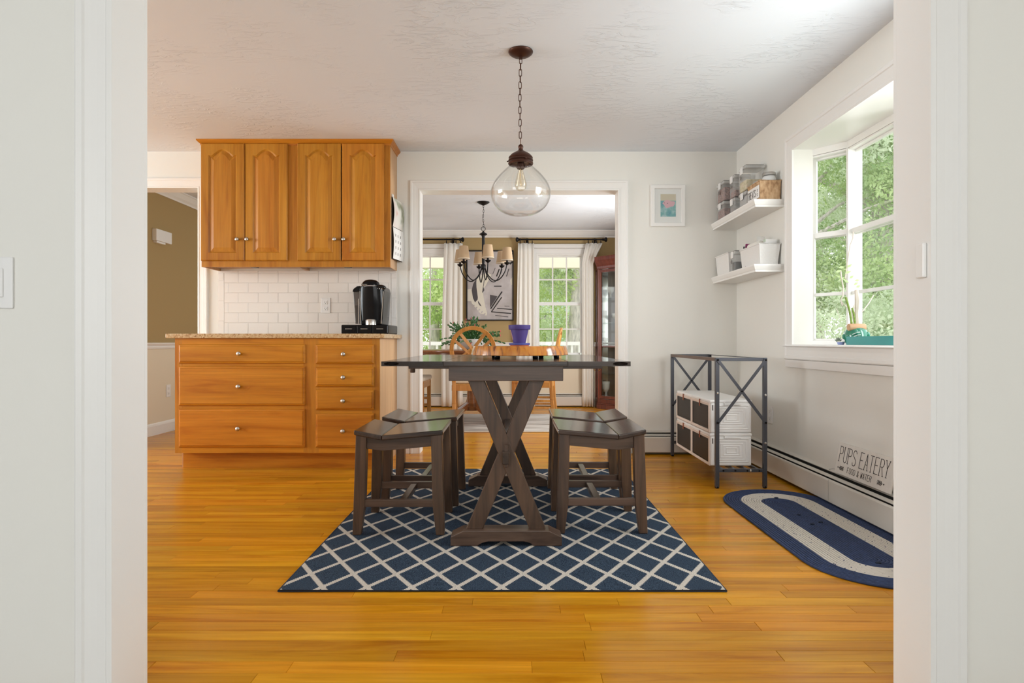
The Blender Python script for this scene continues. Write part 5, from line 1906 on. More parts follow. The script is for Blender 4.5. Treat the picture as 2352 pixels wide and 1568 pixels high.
def container(label, x0, x1, y0, y1, z0, h, fill, fh, button=True):
    t = thing('food_container', label, 'food container', ((x0 + x1) / 2, (y0 + y1) / 2, z0), 'clear food containers on the upper shelf' if z0 > 1.6 else None)
    z0 += 0.0006
    obj('body', M().box(x0, x1, y0, y1, z0, z0 + h - 0.026), BOXCLEAR, t, bevel=0.008, seg=3)
    if fill:
        obj('food', M().box(x0 + 0.004, x1 - 0.004, y0 + 0.004, y1 - 0.004, z0 + 0.004, z0 + fh), fill, t, bevel=0.008, seg=2)
    obj('lid', M().box(x0 - 0.003, x1 + 0.003, y0 - 0.003, y1 + 0.003, z0 + h - 0.027, z0 + h - 0.006), LIDM, t, bevel=0.005, seg=3)
    obj('seal', M().box(x0 + 0.002, x1 - 0.002, y0 + 0.002, y1 - 0.002, z0 + h - 0.006, z0 + h - 0.001), mat('grey_seal', (0.20, 0.19, 0.18, 1), 0.6) if False else SEAL, t, bevel=0.002)
    ym_ = (y0 + y1) / 2
    cl = obj('clip', M().box(x0 - 0.009, x0 - 0.003, ym_ - 0.022, ym_ + 0.022, z0 + h - 0.055, z0 + h - 0.008), PLASTIC_W, t, bevel=0.002)
    if button:
        obj('button', M().lathe([(0.014, 0), (0.014, -0.002), (0, -0.0025)], (x0 - 0.009, ym_, z0 + h - 0.080), 16, 'x'), SEAL, cl)
    return t


SEAL = mat('grey_silicone', (0.20, 0.19, 0.18, 1), 0.6)
container('lower clear container of brown food at the far end of the shelf', 1.568, 1.715, 4.445, 4.590, US, 0.140, PASTA, 0.085, False)
container('upper clear container of brown food at the far end of the shelf', 1.566, 1.715, 4.440, 4.590, US + 0.140, 0.150, PASTA, 0.100)
container('lower grey container under the tall one on the upper shelf', 1.590, 1.715, 4.075, 4.205, US, 0.124, mat('grey_contents', (0.42, 0.41, 0.40, 1), 0.7), 0.09, False)
container('tall clear container of pale food above the treats basket', 1.588, 1.715, 4.080, 4.205, US + 0.1245, 0.175, SHELLS, 0.075)
container('narrow clear container between the stacked ones on the upper shelf', 1.585, 1.70, 4.275, 4.365, US, 0.125, None, 0, False)
container('narrow upper clear container with round grey button on the upper shelf', 1.583, 1.70, 4.272, 4.365, US + 0.1255, 0.16, PASTA, 0.05)

nb = basket('woven_basket', 'white woven basket at the near end of the lower shelf', 1.590, 1.728, 3.862, 4.190, LS, 0.138, WWHT, 0.012, 'white woven baskets on the lower shelf')
basket('woven_basket', 'white woven basket at the far end of the lower shelf', 1.562, 1.715, 4.340, 4.610, LS, 0.150, WWHT, 0.012, 'white woven baskets on the lower shelf')
container('small clear container of black food between the woven baskets', 1.566, 1.640, 4.222, 4.290, LS, 0.150, mat('black_contents', (0.02, 0.02, 0.02, 1), 0.8), 0.07)


def packet(name, label, x0, x1, y0, y1, z0, z1, mt, lean=0.0):
    t = obj(name, M().prism([(y0, z0), (y1, z0), (y1 + lean, z1), (y0 + lean, z1)], x0, x1, 'x'), mt, label=label, cat='packet', bevel=0.002)
    return t


t = thing('white_carton', 'small white carton at the front of the near white basket', 'carton', (1.68, 3.90, LS + 0.01))
obj('box', M().box(1.640, 1.712, 3.885, 3.915, LS + 0.008, LS + 0.170), PLASTIC_W, t, bevel=0.002)
obj('green_edge', M().box(1.639, 1.642, 3.884, 3.916, LS + 0.154, LS + 0.1705), mat('pale_green_card', (0.6, 0.68, 0.55, 1), 0.7), t)
t = thing('pill_bottle', 'clear and white bottle standing in the near white basket', 'bottle', (1.665, 4.02, LS + 0.008))
obj('bottle', M().lathe([(0.026, 0), (0.028, 0.004), (0.028, 0.148), (0.020, 0.160), (0.020, 0.168)], (1.665, 4.02, LS + 0.008), 20), PLASTIC_W, t, smooth=40)
obj('cap', M().lathe([(0.023, 0.168), (0.024, 0.170), (0.024, 0.198), (0.022, 0.201), (0, 0.201)], (1.665, 4.02, LS + 0.008), 20), BOXCLEAR, t, smooth=40)
t = thing('folded_towel', 'rolled white cloth in the middle of the near white basket', 'cloth', (1.63, 4.06, LS + 0.01))
obj('roll', M().tube([(1.635, 3.95, LS + 0.148), (1.625, 4.09, LS + 0.145)], 0.026, 14), CURT, t, smooth=50)
KEN = mat('black_card', (0.02, 0.018, 0.018, 1), 0.6)
MAG = mat('magenta_card', (0.25, 0.03, 0.12, 1), 0.6)
packet('tea_packet', 'white and magenta packet behind the rolled cloth in the near basket', 1.60, 1.66, 4.108, 4.118, LS + 0.01, LS + 0.176, MAG)
for i, (xx, yy, hh) in enumerate(((1.606, 4.130, 0.170), (1.610, 4.146, 0.174), (1.606, 4.162, 0.166))):
    o = packet('tea_packet', None, xx, xx + 0.06, yy, yy + 0.009, LS + 0.01, LS + hh, KEN if i % 2 == 0 else PLASTIC_W)
    o['label'] = ['black packet nearest the magenta one in the white basket', 'white packet between two black ones in the white basket', 'black packet at the far end of the near white basket'][i]

# ------------------------------------------------------------------ sign on the heater
t = thing('pet_sign', 'white lettered pups eatery sign leaning on the heater', 'sign', (XR - 0.03, 2.93, 0.176))
lean = 0.030
zb_, zt_ = 0.1765, 0.333
sy0, sy1 = 2.695, 3.165
xb, xt = XR - lean - 0.006, XR - 0.0065
m = M().prism([(xb, zb_), (xb + 0.005, zb_ + 0.0005), (xt + 0.005, zt_), (xt, zt_ - 0.0005)], sy0, sy1, 'y')
SIGNM = mat('off_white_sign_paint', (0.74, 0.70, 0.65, 1), 0.6, var=0.05, vscale=20)
obj('board', m, SIGNM, t)
UV = Vector((xt - xb, 0, zt_ - zb_)).normalized()
NV = Vector((-UV.z, 0, UV.x))
U = Vector((0, -1, 0))
O0 = Vector((xb, sy1, zb_))
m = M()
lettering(m, 'PUPS EATERY', O0 + U * 0.021 + UV * 0.063, U, UV, NV, 0.078, 0.0275, 0.0125, 0.0032, serif=0.0055, space=0.35)
obj('large_lettering', m, INK, t)
m = M()
lettering(m, 'FOOD & WATER', O0 + U * 0.112 + UV * 0.018, U, UV, NV, 0.028, 0.0125, 0.0060, 0.0019, space=0.5)
obj('small_lettering', m, INK, t)
for s_, c0 in ((1, 0.055), (-1, 0.385)):
    m = M()
    c = O0 + U * c0 + UV * 0.031
    m.add(*bar(c - U * 0.028 + NV * 0.0008, c + U * 0.028 + NV * 0.0008, 0.0015, 0.0006, NV))
    for i in range(4):
        for w2 in (-1, 1):
            p = c + U * (-0.014 + i * 0.009) * s_ * -1
            q = p + U * 0.007 * s_ + UV * 0.010 * w2
            m.add(*bar(p + NV * 0.0008, q + NV * 0.0008, 0.0038, 0.0006, NV))
    m.add(*bar(c - U * 0.032 * s_ + NV * 0.0008, c - U * 0.025 * s_ + NV * 0.0008, 0.006, 0.0006, NV))
    obj('leaf_sprig', m, INK, t)
obj('hanging_wire', M().tube([(xt, sy1, zb_ + 0.03), (xt - 0.006, sy1 + 0.02, 0.186), (xt - 0.012, sy1 + 0.05, 0.181), (xt - 0.03, sy1 + 0.055, 0.177)], 0.0009, 5), BLACKM, t)

# ------------------------------------------------------------------ window sill things
t = thing('teal_tray', 'long teal planter tray on the bay window seat', 'tray', (1.80, 3.03, BZ0 + 0.001))
A_, B_ = Vector((1.837, 3.30)), Vector((1.760, 2.765))
d_ = (B_ - A_).normalized()
n_ = Vector((-d_.y, d_.x))
if n_.x < 0:
    n_ = -n_
L__ = (B_ - A_).length
m = M()
wt = 0.10
z0, z1, tk = BZ0 + 0.0015, 0.8895, 0.004
fbox(m, A_, d_, n_, 0, L__, 0, wt, z0, z0 + tk)
obj('base', m, TEAL, t)
for (u0, u1, w0, w1_) in ((0, L__, 0, tk), (0, L__, wt - tk, wt), (0, tk, tk, wt - tk), (L__ - tk, L__, tk, wt - tk)):
    m = M()
    fbox(m, A_, d_, n_, u0, u1, w0, w1_, z0 + tk, z1)
    obj('side', m, TEAL, t, bevel=0.001)


def sill(px, py, d):
    return ((px - 1176) * d / F, d, H + (784 - py) * d / F)


GREENC = mat('green_glazed_ceramic', (0.02, 0.22, 0.14, 1), 0.12, spec=0.6, coat=0.5)
BAMB = mat('green_bamboo_cane', (0.22, 0.33, 0.06, 1), 0.35)
PALE = mat('pale_dry_stem', (0.75, 0.68, 0.60, 1), 0.7)
TANB = mat('tan_bamboo_roll', (0.60, 0.36, 0.20, 1), 0.6)
PLEAF = leaf_mat('pale_plant_leaf', (0.55, 0.70, 0.36, 1), (0.70, 0.82, 0.50, 1))
t = thing('bamboo_pot', 'green glazed pot with bamboo canes and a tall pale stem on the window seat', 'plant pot', (1.921, 3.36, BZ0 + 0.0012))
c = (1.925, 3.36, BZ0 + 0.0015)
obj('pot', M().lathe(smooth_prof([(0.040, 0.0), (0.052, 0.012), (0.060, 0.045), (0.054, 0.080), (0.042, 0.095), (0.036, 0.094), (0.034, 0.085), (0, 0.083)], 3), c, 28), GREENC, t, smooth=50)
for i in range(9):
    a_ = 2 * PI * i / 9
    q = (c[0] + 0.056 * math.cos(a_), c[1] + 0.056 * math.sin(a_), c[2] + 0.052 + 0.02 * math.sin(i * 2.4))
    m = M()
    m.blob(q, 0.014, 0.014, 0.017, 8, 6)
    obj('glazed_leaf', m, GREENC, t, smooth=True)
WLEAF = mat('white_glaze_line', (0.7, 0.75, 0.7, 1), 0.3)
for i in range(4):
    p0 = (c[0] - 0.045 - 0.006 * i * 0.3, c[1] - 0.052, c[2] + 0.018 + i * 0.014)
    obj('white_glaze_line', M().tube([p0, (p0[0] + 0.02, p0[1] - 0.012, p0[2] + 0.010), (p0[0] + 0.038, p0[1] - 0.010, p0[2] + 0.013)], 0.0022, 6), WLEAF, t, label='white glazed rib')
obj('bamboo_roll', M().lathe([(0.0, -0.045), (0.019, -0.045), (0.0205, -0.04), (0.0205, 0.04), (0.019, 0.045), (0, 0.045)], (c[0] - 0.008, c[1] - 0.02, c[2] + 0.100), 16, 'x'), TANB, t, smooth=50)


def curve_px(pts, d, r, mt, name, label=None, n=6):
    P3 = [sill(p[0], p[1], d + (p[2] if len(p) > 2 else 0)) for p in pts]
    m = M()
    m.tube(P3, r, n)
    return obj(name, m, mt, t, smooth=True, label=label)


def node_cane(x0, y0_, x1, y1_, d, r):
    p, q = Vector(sill(x0, y0_, d)), Vector(sill(x1, y1_, d))
    k = 6
    pts, rr = [], []
    for i in range(k):
        for u, s_ in ((0.0, 1.12), (0.08, 0.96), (0.92, 0.96)):
            s2 = (i + u) / k
            b_ = math.sin(PI * s2) * 0.006
            pts.append(p + (q - p) * s2 + Vector((b_, 0, 0)))
            rr.append(r * s_)
    obj('cane', M().tube(pts, rr, 10), BAMB, t, smooth=50)


node_cane(1957, 752, 1942, 681, 3.36, 0.0065)
node_cane(1963, 752, 1957, 706, 3.375, 0.0055)
curve_px([(1935, 702), (1931, 690), (1936, 680), (1937, 660), (1933, 640), (1931, 622)], 3.38, 0.0035, PALE, 'stem')
curve_px([(1945, 706), (1938, 698), (1931, 690)], 3.38, 0.003, PALE, 'stem')
curve_px([(1941, 640), (1946, 610), (1950, 580), (1953, 562), (1959, 548), (1960, 532)], 3.40, 0.0032, PALE, 'stem')
curve_px([(1970, 748), (1968, 720), (1970, 690), (1967, 665)], 3.38, [0.014, 0.012, 0.015, 0.009], PALE, 'wrapped_shaft', 'pale wrapped moss pole')
curve_px([(1962, 745), (1958, 712), (1963, 700)], 3.38, [0.004, 0.007, 0.003], PALE, 'wrapped_shaft')
curve_px([(1980, 716), (1995, 697), (2007, 677)], 3.33, 0.0028, PALE, 'stem')
curve_px([(1921, 708), (1926, 722), (1930, 730)], 3.38, 0.0014, PALE, 'stem')
lf = [(1925, 615, 1940, 612), (1918, 625, 1934, 620), (1920, 632, 1938, 640), (1935, 640, 1952, 650), (1945, 615, 1958, 606), (1940, 628, 1956, 622), (1925, 645, 1940, 636), (1950, 640, 1962, 632), (1960, 655, 1972, 648), (1962, 645, 1976, 642), (1965, 660, 1978, 655)]
for i, (xa, ya, xb_, yb_) in enumerate(lf):
    p, q = Vector(sill(xa, ya, 3.37)), Vector(sill(xb_, yb_, 3.40))
    dv = q - p
    sd_ = dv.cross(Vector((0, 1, 0))).normalized() * 0.008
    mid = (p + q) / 2
    m = M().add([p, mid + sd_ + Vector((0, 0.004, 0)), q, mid - sd_, mid + Vector((0, -0.003, 0))], [(0, 3, 4), (3, 2, 4), (2, 1, 4), (1, 0, 4)])
    obj('leaf', m, PLEAF, t)

t = thing('succulent_dish', 'tiny grey succulent in a blue and white dish beside the teal tray', 'plant', (1.862, 3.40, BZ0 + 0.0012))
c = (1.862, 3.400, BZ0 + 0.0015)
obj('dish', M().lathe([(0.014, 0), (0.022, 0.020), (0.020, 0.020), (0.013, 0.004), (0, 0.004)], c, 20), mat('blue_white_ceramic', (0.30, 0.36, 0.66, 1), 0.3), t, smooth=50)
obj('dish_rim', M().tube([(c[0] + 0.0215 * math.cos(2 * PI * i / 20), c[1] + 0.0215 * math.sin(2 * PI * i / 20), c[2] + 0.020) for i in range(20)], 0.0022, 6, closed=True), PLASTIC_W, t, smooth=True)
SUCC = mat('grey_green_succulent', (0.22, 0.26, 0.20, 1), 0.6)
for i in range(8):
    a_ = 2 * PI * i / 8 + 0.2
    rr_ = 0.008 if i % 2 else 0.016
    m = M()
    p = Vector((c[0] - 0.014, c[1], c[2] + 0.018))
    q = p + Vector((rr_ * 1.4 * math.cos(a_), rr_ * math.sin(a_), 0.026 if i % 2 else 0.014))
    m.tube([p, (p + q) / 2 + Vector((0, 0, 0.002)), q], [0.004, 0.006, 0.001], 6)
    obj('leaf', m, SUCC, t, smooth=True)

# ------------------------------------------------------------------ dining room
S_F = F / YF


def fxp(px, d=YF):
    return (px - 1176) * d / F


def fzp(py, d=YF):
    return H + (784 - py) * d / F


DRUG = ramp_mat('grey_beige_rug', [(0.35, (0.34, 0.30, 0.26, 1)), (0.5, (0.48, 0.45, 0.41, 1)), (0.65, (0.62, 0.58, 0.53, 1))], scale=3.0, rough=0.95, detail=6, stretch=(0.7, 3, 1))
t = thing('dining_rug', 'grey beige rug on the dining room floor', 'rug', (-0.5, 6.38, 0))
obj('pile', M().box(-1.75, 0.78, 5.70, 7.08, 0.001, 0.009), DRUG, t, bevel=0.003)
obj('binding', M().tube([(-1.75, 5.70, 0.005), (0.78, 5.70, 0.005), (0.78, 7.08, 0.005), (-1.75, 7.08, 0.005)], 0.0045, 6, closed=True), FABRIC_C, t)

TCX, TCY, TRR, TTZ = -0.43, 6.50, 0.66, 0.775
t = thing('round_dining_table', 'brown round dining table seen past the doorway', 'table', (TCX, TCY, 0.009))
CH_T = wood('chestnut_table_wood', (0.40, 0.17, 0.06, 1), (0.32, 0.12, 0.04, 1), (0.2, 0.07, 0.02, 1), 'x', rough=0.25)
obj('top', M().lathe([(0, TTZ - 0.026), (TRR - 0.012, TTZ - 0.026), (TRR, TTZ - 0.016), (TRR, TTZ - 0.006), (TRR - 0.006, TTZ), (0, TTZ)], (TCX, TCY, 0), 64), CH_T, t, smooth=40)
obj('apron', M().lathe([(TRR - 0.10, TTZ - 0.09), (TRR - 0.08, TTZ - 0.09), (TRR - 0.08, TTZ - 0.026), (TRR - 0.10, TTZ - 0.026)], (TCX, TCY, 0), 48), CH_T, t, smooth=40)
obj('pedestal', M().lathe([(0.07, 0.12), (0.09, 0.16), (0.06, 0.24), (0.05, 0.40), (0.075, 0.55), (0.06, 0.64), (0.12, 0.70), (0.12, 0.748), (0, 0.748)], (TCX, TCY, 0), 24), CH_T, t, smooth=40)
for i in range(4):
    a_ = PI / 4 + i * PI / 2
    m = M().beam((TCX + 0.04 * math.cos(a_), TCY + 0.04 * math.sin(a_), 0.19), (TCX + 0.34 * math.cos(a_), TCY + 0.34 * math.sin(a_), 0.045), 0.05, 0.06)
    obj('foot', m, CH_T, t, bevel=0.006)


def make_chair(label):
    t = thing('wheel_back_chair', label, 'chair', (0, 0, 0), 'honey wood wheel back dining chairs')
    # local frame: the sitter faces +y, back at y = -0.21
    w_ = 0.205
    zt = 0.46
    obj('seat', M().prism([(-0.20, -0.20), (0.20, -0.20), (0.235, 0.20), (-0.235, 0.20)], zt - 0.035, zt - 0.015, 'z'), CHAIRW, t, bevel=0.004)
    m = M().prism([(-0.205, -0.205), (0.205, -0.205), (0.240, 0.185), (0.215, 0.215), (-0.215, 0.215), (-0.240, 0.185)], zt - 0.015, zt + 0.032, 'z')
    obj('cushion', m, FABRIC_C, t, bevel=0.018, seg=4, smooth=60)
    for sx_ in (-1, 1):
        pts = [(sx_ * 0.185, -0.235, 0.0), (sx_ * 0.183, -0.205, 0.25), (sx_ * 0.184, -0.195, zt), (sx_ * 0.196, -0.215, 0.62), (sx_ * 0.203, -0.245, 0.76)]
        m = M()
        for p, q in zip(pts[:-1], pts[1:]):
            m.beam(p, q, 0.036, 0.034, (0, 1, 0))
        obj('leg', m, CHAIRW, t, bevel=0.004)
        obj('leg', M().beam((sx_ * 0.205, 0.185, 0.0), (sx_ * 0.205, 0.185, zt - 0.02), 0.038, 0.038, (0, 1, 0)), CHAIRW, t, bevel=0.004)
        obj('side_rail', M().box(sx_ * 0.19, sx_ * 0.208, -0.19, 0.18, zt - 0.085, zt - 0.030), CHAIRW, t, bevel=0.003)
        for zz in (0.17, 0.24):
            obj('side_stretcher', M().box(sx_ * 0.192, sx_ * 0.206, -0.19, 0.18, zz - 0.012, zz + 0.012), CHAIRW, t, bevel=0.003)
    obj('back_rail', M().box(-0.19, 0.19, -0.205, -0.187, zt - 0.085, zt - 0.030), CHAIRW, t, bevel=0.003)
    obj('front_rail', M().box(-0.20, 0.20, 0.18, 0.198, zt - 0.085, zt - 0.030), CHAIRW, t, bevel=0.003)
    # wheel back: big hoop
    cz_, R_, y0 = 0.775, 0.222, -0.242

    def bp_(x, z):
        return (x, -0.215 - (z - 0.60) * 0.20, z)
    ring = []
    for i in range(40):
        a_ = 2 * PI * i / 40
        ring.append(bp_(R_ * 0.93 * math.cos(a_), cz_ + R_ * 0.93 * math.sin(a_)))
    m = M()
    V, fs = [], []
    n = 48
    for i in range(n):
        a_ = 2 * PI * i / n
        for rr_, dy in ((R_ - 0.038, -0.011), (R_, -0.011), (R_, 0.011), (R_ - 0.038, 0.011)):
            p = bp_(rr_ * math.cos(a_), cz_ + rr_ * math.sin(a_))
            V.append((p[0], p[1] + dy, p[2]))
    for i in range(n):
        j = (i + 1) % n
        for k in range(4):
            fs.append((i * 4 + k, i * 4 + (k + 1) % 4, j * 4 + (k + 1) % 4, j * 4 + k))
    obj('back_hoop', M().add(V, fs), CHAIRW, t, bevel=0.003)
    for a_ in (math.radians(52), math.radians(128)):
        p, q = bp_(0.19 * math.cos(a_), cz_ + 0.19 * math.sin(a_)), bp_(-0.19 * math.cos(a_), cz_ - 0.19 * math.sin(a_))
        obj('spoke', M().beam(p, q, 0.012, 0.030, (0, 0, 1)), CHAIRW, t, bevel=0.002)
    for sg in (-1, 1):
        p, q = bp_(sg * 0.172, cz_ + 0.085), bp_(sg * 0.02, cz_ - 0.05)
        obj('spoke', M().beam(p, q, 0.012, 0.026, (0, 0, 1)), CHAIRW, t, bevel=0.002)
    for sg in (-1, 1):
        p, q = bp_(sg * 0.155, cz_ - 0.11), bp_(sg * 0.0, cz_ + 0.02)
        obj('spoke', M().beam(p, q, 0.0115, 0.022, (0, 0, 1)), CHAIRW, t, bevel=0.002)
    return t


ch = make_chair('wheel back chair with its round back toward the doorway, tucked at the dining table')
ch.location = (-0.374, 5.98, 0.0125)
dup(ch, None, (0.23, 6.38, 0.0125), math.radians(82), 'wheel back chair seen from the side nearest the china cabinet')
dup(ch, None, (-1.09, 6.30, 0.0125), math.radians(-92), 'wheel back chair mostly hidden by the doorway casing near the rug edge')

# Christmas cactus in a white bowl on the dining table
t = thing('christmas_cactus', 'bushy dark green cactus plant in a white bowl on the dining table', 'plant', (-0.40, 6.25, TTZ))
pc = (-0.425, 6.30, TTZ)
obj('bowl', M().lathe([(0.06, 0.0), (0.075, 0.004), (0.12, 0.06), (0.135, 0.11), (0.130, 0.112), (0.115, 0.07), (0.0, 0.06)], pc, 28), mat('white_grey_ceramic', (0.66, 0.66, 0.64, 1), 0.35), t, smooth=40)
obj('bowl_foot', M().lathe([(0.095, 0.0), (0.098, 0.006), (0.055, 0.010)], pc, 24), DARKGREY, t, smooth=40)
random.seed(11)
stems = M()
bud = M()
leafs = M()
for i in range(120):
    a_ = random.uniform(0, 2 * PI)
    el = math.radians(random.uniform(5, 85))
    LL = random.uniform(0.18, 0.32)
    reach = random.uniform(0.13, 0.30) * (1.0 if i % 3 else 0.7)
    rise = random.uniform(0.04, 0.20) * (1.25 if i % 3 == 0 else 0.8)
    k = 7
    prev = None
    for j in range(k + 1):
        s_ = j / k
        p = Vector((pc[0] + 0.03 * math.cos(a_) + LL * s_ * math.cos(el) * math.cos(a_) * 1.15, pc[1] + LL * s_ * math.cos(el) * math.sin(a_) * 0.8, pc[2] + 0.085 + LL * s_ * math.sin(el) * 0.92 - 0.07 * math.cos(el) * s_ ** 3))
        if prev is not None:
            d3 = (p - prev)
            sdv = d3.cross(Vector((0, 1, 0)))
            if sdv.length < 1e-5:
                sdv = Vector((1, 0, 0))
            sdv = sdv.normalized() * 0.0065
            nz = d3.cross(sdv).normalized() * 0.002
            m1 = prev + d3 * 0.35
            m2 = prev + d3 * 0.8
            leafs.add([prev, m1 + sdv, m2 + sdv * 1.25, p, m2 - sdv * 1.25, m1 - sdv, (m1 + m2) / 2 + nz], [(0, 1, 6), (1, 2, 6), (2, 3, 6), (3, 4, 6), (4, 5, 6), (5, 0, 6)])
            if j > 2:
                for sg in ((-1,) if j % 2 else (1,)):
                    c2 = p + sdv * sg * random.uniform(0.5, 1.6) + Vector((0, random.uniform(-.01, .01), random.uniform(-0.006, 0.012)))
                    leafs.add([p, p + (c2 - p) * 0.5 + Vector((0, 0, 0.007)), c2 + (c2 - p) * 0.9, p + (c2 - p) * 0.5 - Vector((0, 0, 0.007))], [(0, 1, 2), (0, 2, 3)])
        prev = p
    if i % 6 == 0:
        bud.blob((prev.x, prev.y, prev.z + 0.006), 0.005, 0.005, 0.012, 6, 5)
obj('foliage', leafs, LEAF_IN, t, kind='stuff')
obj('buds', bud, PINK, t, kind='stuff')
obj('table_cloth_pad', M().box(pc[0] - 0.16, pc[0] + 0.02, pc[1] - 0.16, pc[1] - 0.12, TTZ, TTZ + 0.002), FABRIC_C, None, label='small folded white napkin by the cactus bowl', cat='napkin') if False else None

# chandelier
DX_, DY_ = -0.302, 6.32
t = thing('chandelier', 'black chandelier with six tan shades above the dining table', 'chandelier', (DX_, DY_, CEIL))


def dz(py):
    return H + (784 - py) * DY_ / F


obj('canopy', M().lathe([(0.066, CEIL - 0.0005), (0.064, CEIL - 0.006), (0.045, CEIL - 0.018), (0.020, CEIL - 0.030), (0.008, CEIL - 0.036), (0, CEIL - 0.036)], (DX_, DY_, 0), 28), BLACKM, t, smooth=40)
z0, z1 = CEIL - 0.030, dz(521)
k = 9
for i in range(k):
    z = z0 + (z1 - z0) * (i + 0.5) / k
    obj('chain_link', link(M(), (DX_ + 0.003 * math.sin(i), DY_, z), (z0 - z1) / k + 0.008, 0.016, 0.0022, PI / 2 if i % 2 else 0.1), BLACKM, t, smooth=True)
zr = dz(525.5)
obj('ring', M().tube([(DX_ + 0.022 * math.cos(2 * PI * i / 20), DY_, zr + 0.022 * math.sin(2 * PI * i / 20)) for i in range(20)], 0.003, 6, closed=True), BLACKM, t, smooth=True)
obj('column', M().lathe([(0.0, dz(529)), (0.006, dz(530)), (0.012, dz(533)), (0.040, dz(537)), (0.042, dz(538.5)), (0.020, dz(541)), (0.0155, dz(544)), (0.0155, dz(602)), (0.013, dz(606)), (0.022, dz(607)), (0.026, dz(609)), (0.026, dz(616)), (0.016, dz(619)), (0.0, dz(620))], (DX_, DY_, 0), 20), BLACKM, t, smooth=40)
for i in range(6):
    a_ = math.radians(-77 + 60 * i)
    ca, sa = math.cos(a_), math.sin(a_)
    R_ = 0.262
    prof = [(0.018, dz(612)), (0.030, dz(622)), (0.060, dz(634)), (0.105, dz(643)), (0.150, dz(645)), (0.200, dz(638)), (0.242, dz(624)), (R_, dz(608))]
    sp_ = smooth_prof(prof, 3)
    am = obj('arm', M().tube([(DX_ + r_ * ca, DY_ + r_ * sa, z) for r_, z in sp_], 0.0058, 8), BLACKM, t, smooth=True)
    c = (DX_ + R_ * ca, DY_ + R_ * sa, 0)
    obj('candle_cup', M().lathe([(0.004, dz(611)), (0.024, dz(608)), (0.031, dz(605.5)), (0.030, dz(604.8)), (0.012, dz(606.5)), (0.011, dz(603)), (0.011, dz(590)), (0.0, dz(590))], c, 18), BLACKM, am, smooth=40)
    sh = obj('lamp_shade', M().lathe([(0.062, dz(600)), (0.0445, dz(571)), (0.0430, dz(571)), (0.0600, dz(600))], c, 28), SHADE, am, smooth=50)
    obj('shade_trim', M().lathe([(0.0625, dz(600.2)), (0.0632, dz(600)), (0.0622, dz(598.6)), (0.0615, dz(598.6))], c, 28), DARKGREY if False else FABRIC_C, sh, smooth=True)

# art on the far wall
ax0, ax1, az0, az1 = fxp(1071.5), fxp(1179.6), fzp(736.2), fzp(575.5)
t = thing('abstract_painting', 'large black framed abstract painting between the dining windows', 'painting', ((ax0 + ax1) / 2, YF, (az0 + az1) / 2))
m = M().sweep([(ax0, az0), (ax0, az1), (ax1, az1), (ax1, az0)], [(-0.014, 0.002), (-0.014, 0.034), (0, 0.034), (0, 0.002)], (0, YF, 0), (1, 0, 0), (0, 0, 1), (0, -1, 0), closed=True, side=-1)
obj('frame', m, BLACKM, t)
CANV = ramp_mat('grey_lilac_canvas', [(0.3, (0.40, 0.36, 0.34, 1)), (0.55, (0.50, 0.46, 0.46, 1)), (0.7, (0.60, 0.56, 0.55, 1))], scale=5, rough=0.9, detail=3)
cv = obj('canvas', M().box(ax0, ax1, YF - 0.022, YF - 0.002, az0, az1), CANV, t)
CRP = mat('cream_paint', (0.72, 0.68, 0.58, 1), 0.85)
BKP = mat('black_paint', (0.03, 0.026, 0.026, 1), 0.8)
GRP = mat('dark_grey_paint', (0.085, 0.075, 0.08, 1), 0.85)
aw, ah = ax1 - ax0, az1 - az0


def ap_(u, v):
    """u, v in the close view of the painting: frame spans (515..1275, 258..1395)"""
    return (ax0 + (u - 515) / 760 * aw, az1 - (v - 258) / 1137 * ah)


def shape(name, pts, mt, lay):
    obj(name, M().prism([ap_(*p) for p in pts], YF - 0.0222 - 0.0006 * lay, YF - 0.0222 - 0.0006 * (lay - 1), 'y'), mt, cv)


shape('cream_shape', [(690, 690), (850, 620), (920, 650), (830, 820), (780, 900), (790, 1000), (820, 1170), (850, 1270), (845, 1310), (810, 1310), (790, 1290), (740, 1280), (700, 1230), (640, 1160), (600, 1110), (595, 1080), (530, 1075), (532, 890), (600, 880), (620, 960), (660, 1060), (700, 1060), (680, 900), (675, 780)], CRP, 1)
shape('grey_shape', [(600, 900), (625, 800), (672, 725), (678, 860), (700, 1020), (695, 1055), (655, 1100), (620, 1030)], GRP, 2)
shape('grey_shape', [(700, 1070), (735, 1120), (760, 1165), (730, 1150), (705, 1110)], GRP, 2)
shape('grey_shape', [(800, 725), (810, 735), (790, 850), (805, 900), (775, 950), (770, 930)], GRP, 2)
shape('grey_square', [(895, 975), (1015, 1000), (1000, 1030), (895, 1190)], GRP, 1)
for a_, b2, c2, d2, w2, mt in ((905, 1205, 1090, 925, 20, BKP), (920, 1250, 1085, 1015, 16, BKP), (915, 1252, 1235, 1280, 16, BKP), (1010, 1195, 1250, 1215, 14, BKP), (960, 838, 1080, 838, 16, BKP), (1000, 680, 1045, 560, 18, BKP), (1160, 680, 1200, 555, 14, GRP),
                                (1060, 650, 1090, 560, 12, GRP), (940, 640, 980, 540, 8, GRP), (1215, 480, 1255, 440, 26, BKP), (1225, 360, 1260, 300, 18, GRP), (1235, 420, 1262, 370, 18, GRP), (980, 1310, 1190, 1335, 10, GRP), (1130, 1160, 1210, 1160, 8, GRP)):
    p, q = Vector(ap_(a_, b2)), Vector(ap_(c2, d2))
    dd = (q - p).normalized()
    nn = Vector((-dd.y, dd.x)) * (w2 / 760 * aw / 2)
    obj('brush_stroke', M().prism([tuple(p - nn), tuple(q - nn), tuple(q + nn), tuple(p + nn)], YF - 0.0240, YF - 0.0234, 'y'), mt, cv)
shape('cream_patch', [(1220, 740), (1262, 680), (1262, 820), (1235, 815), (1228, 790)], CRP, 1)
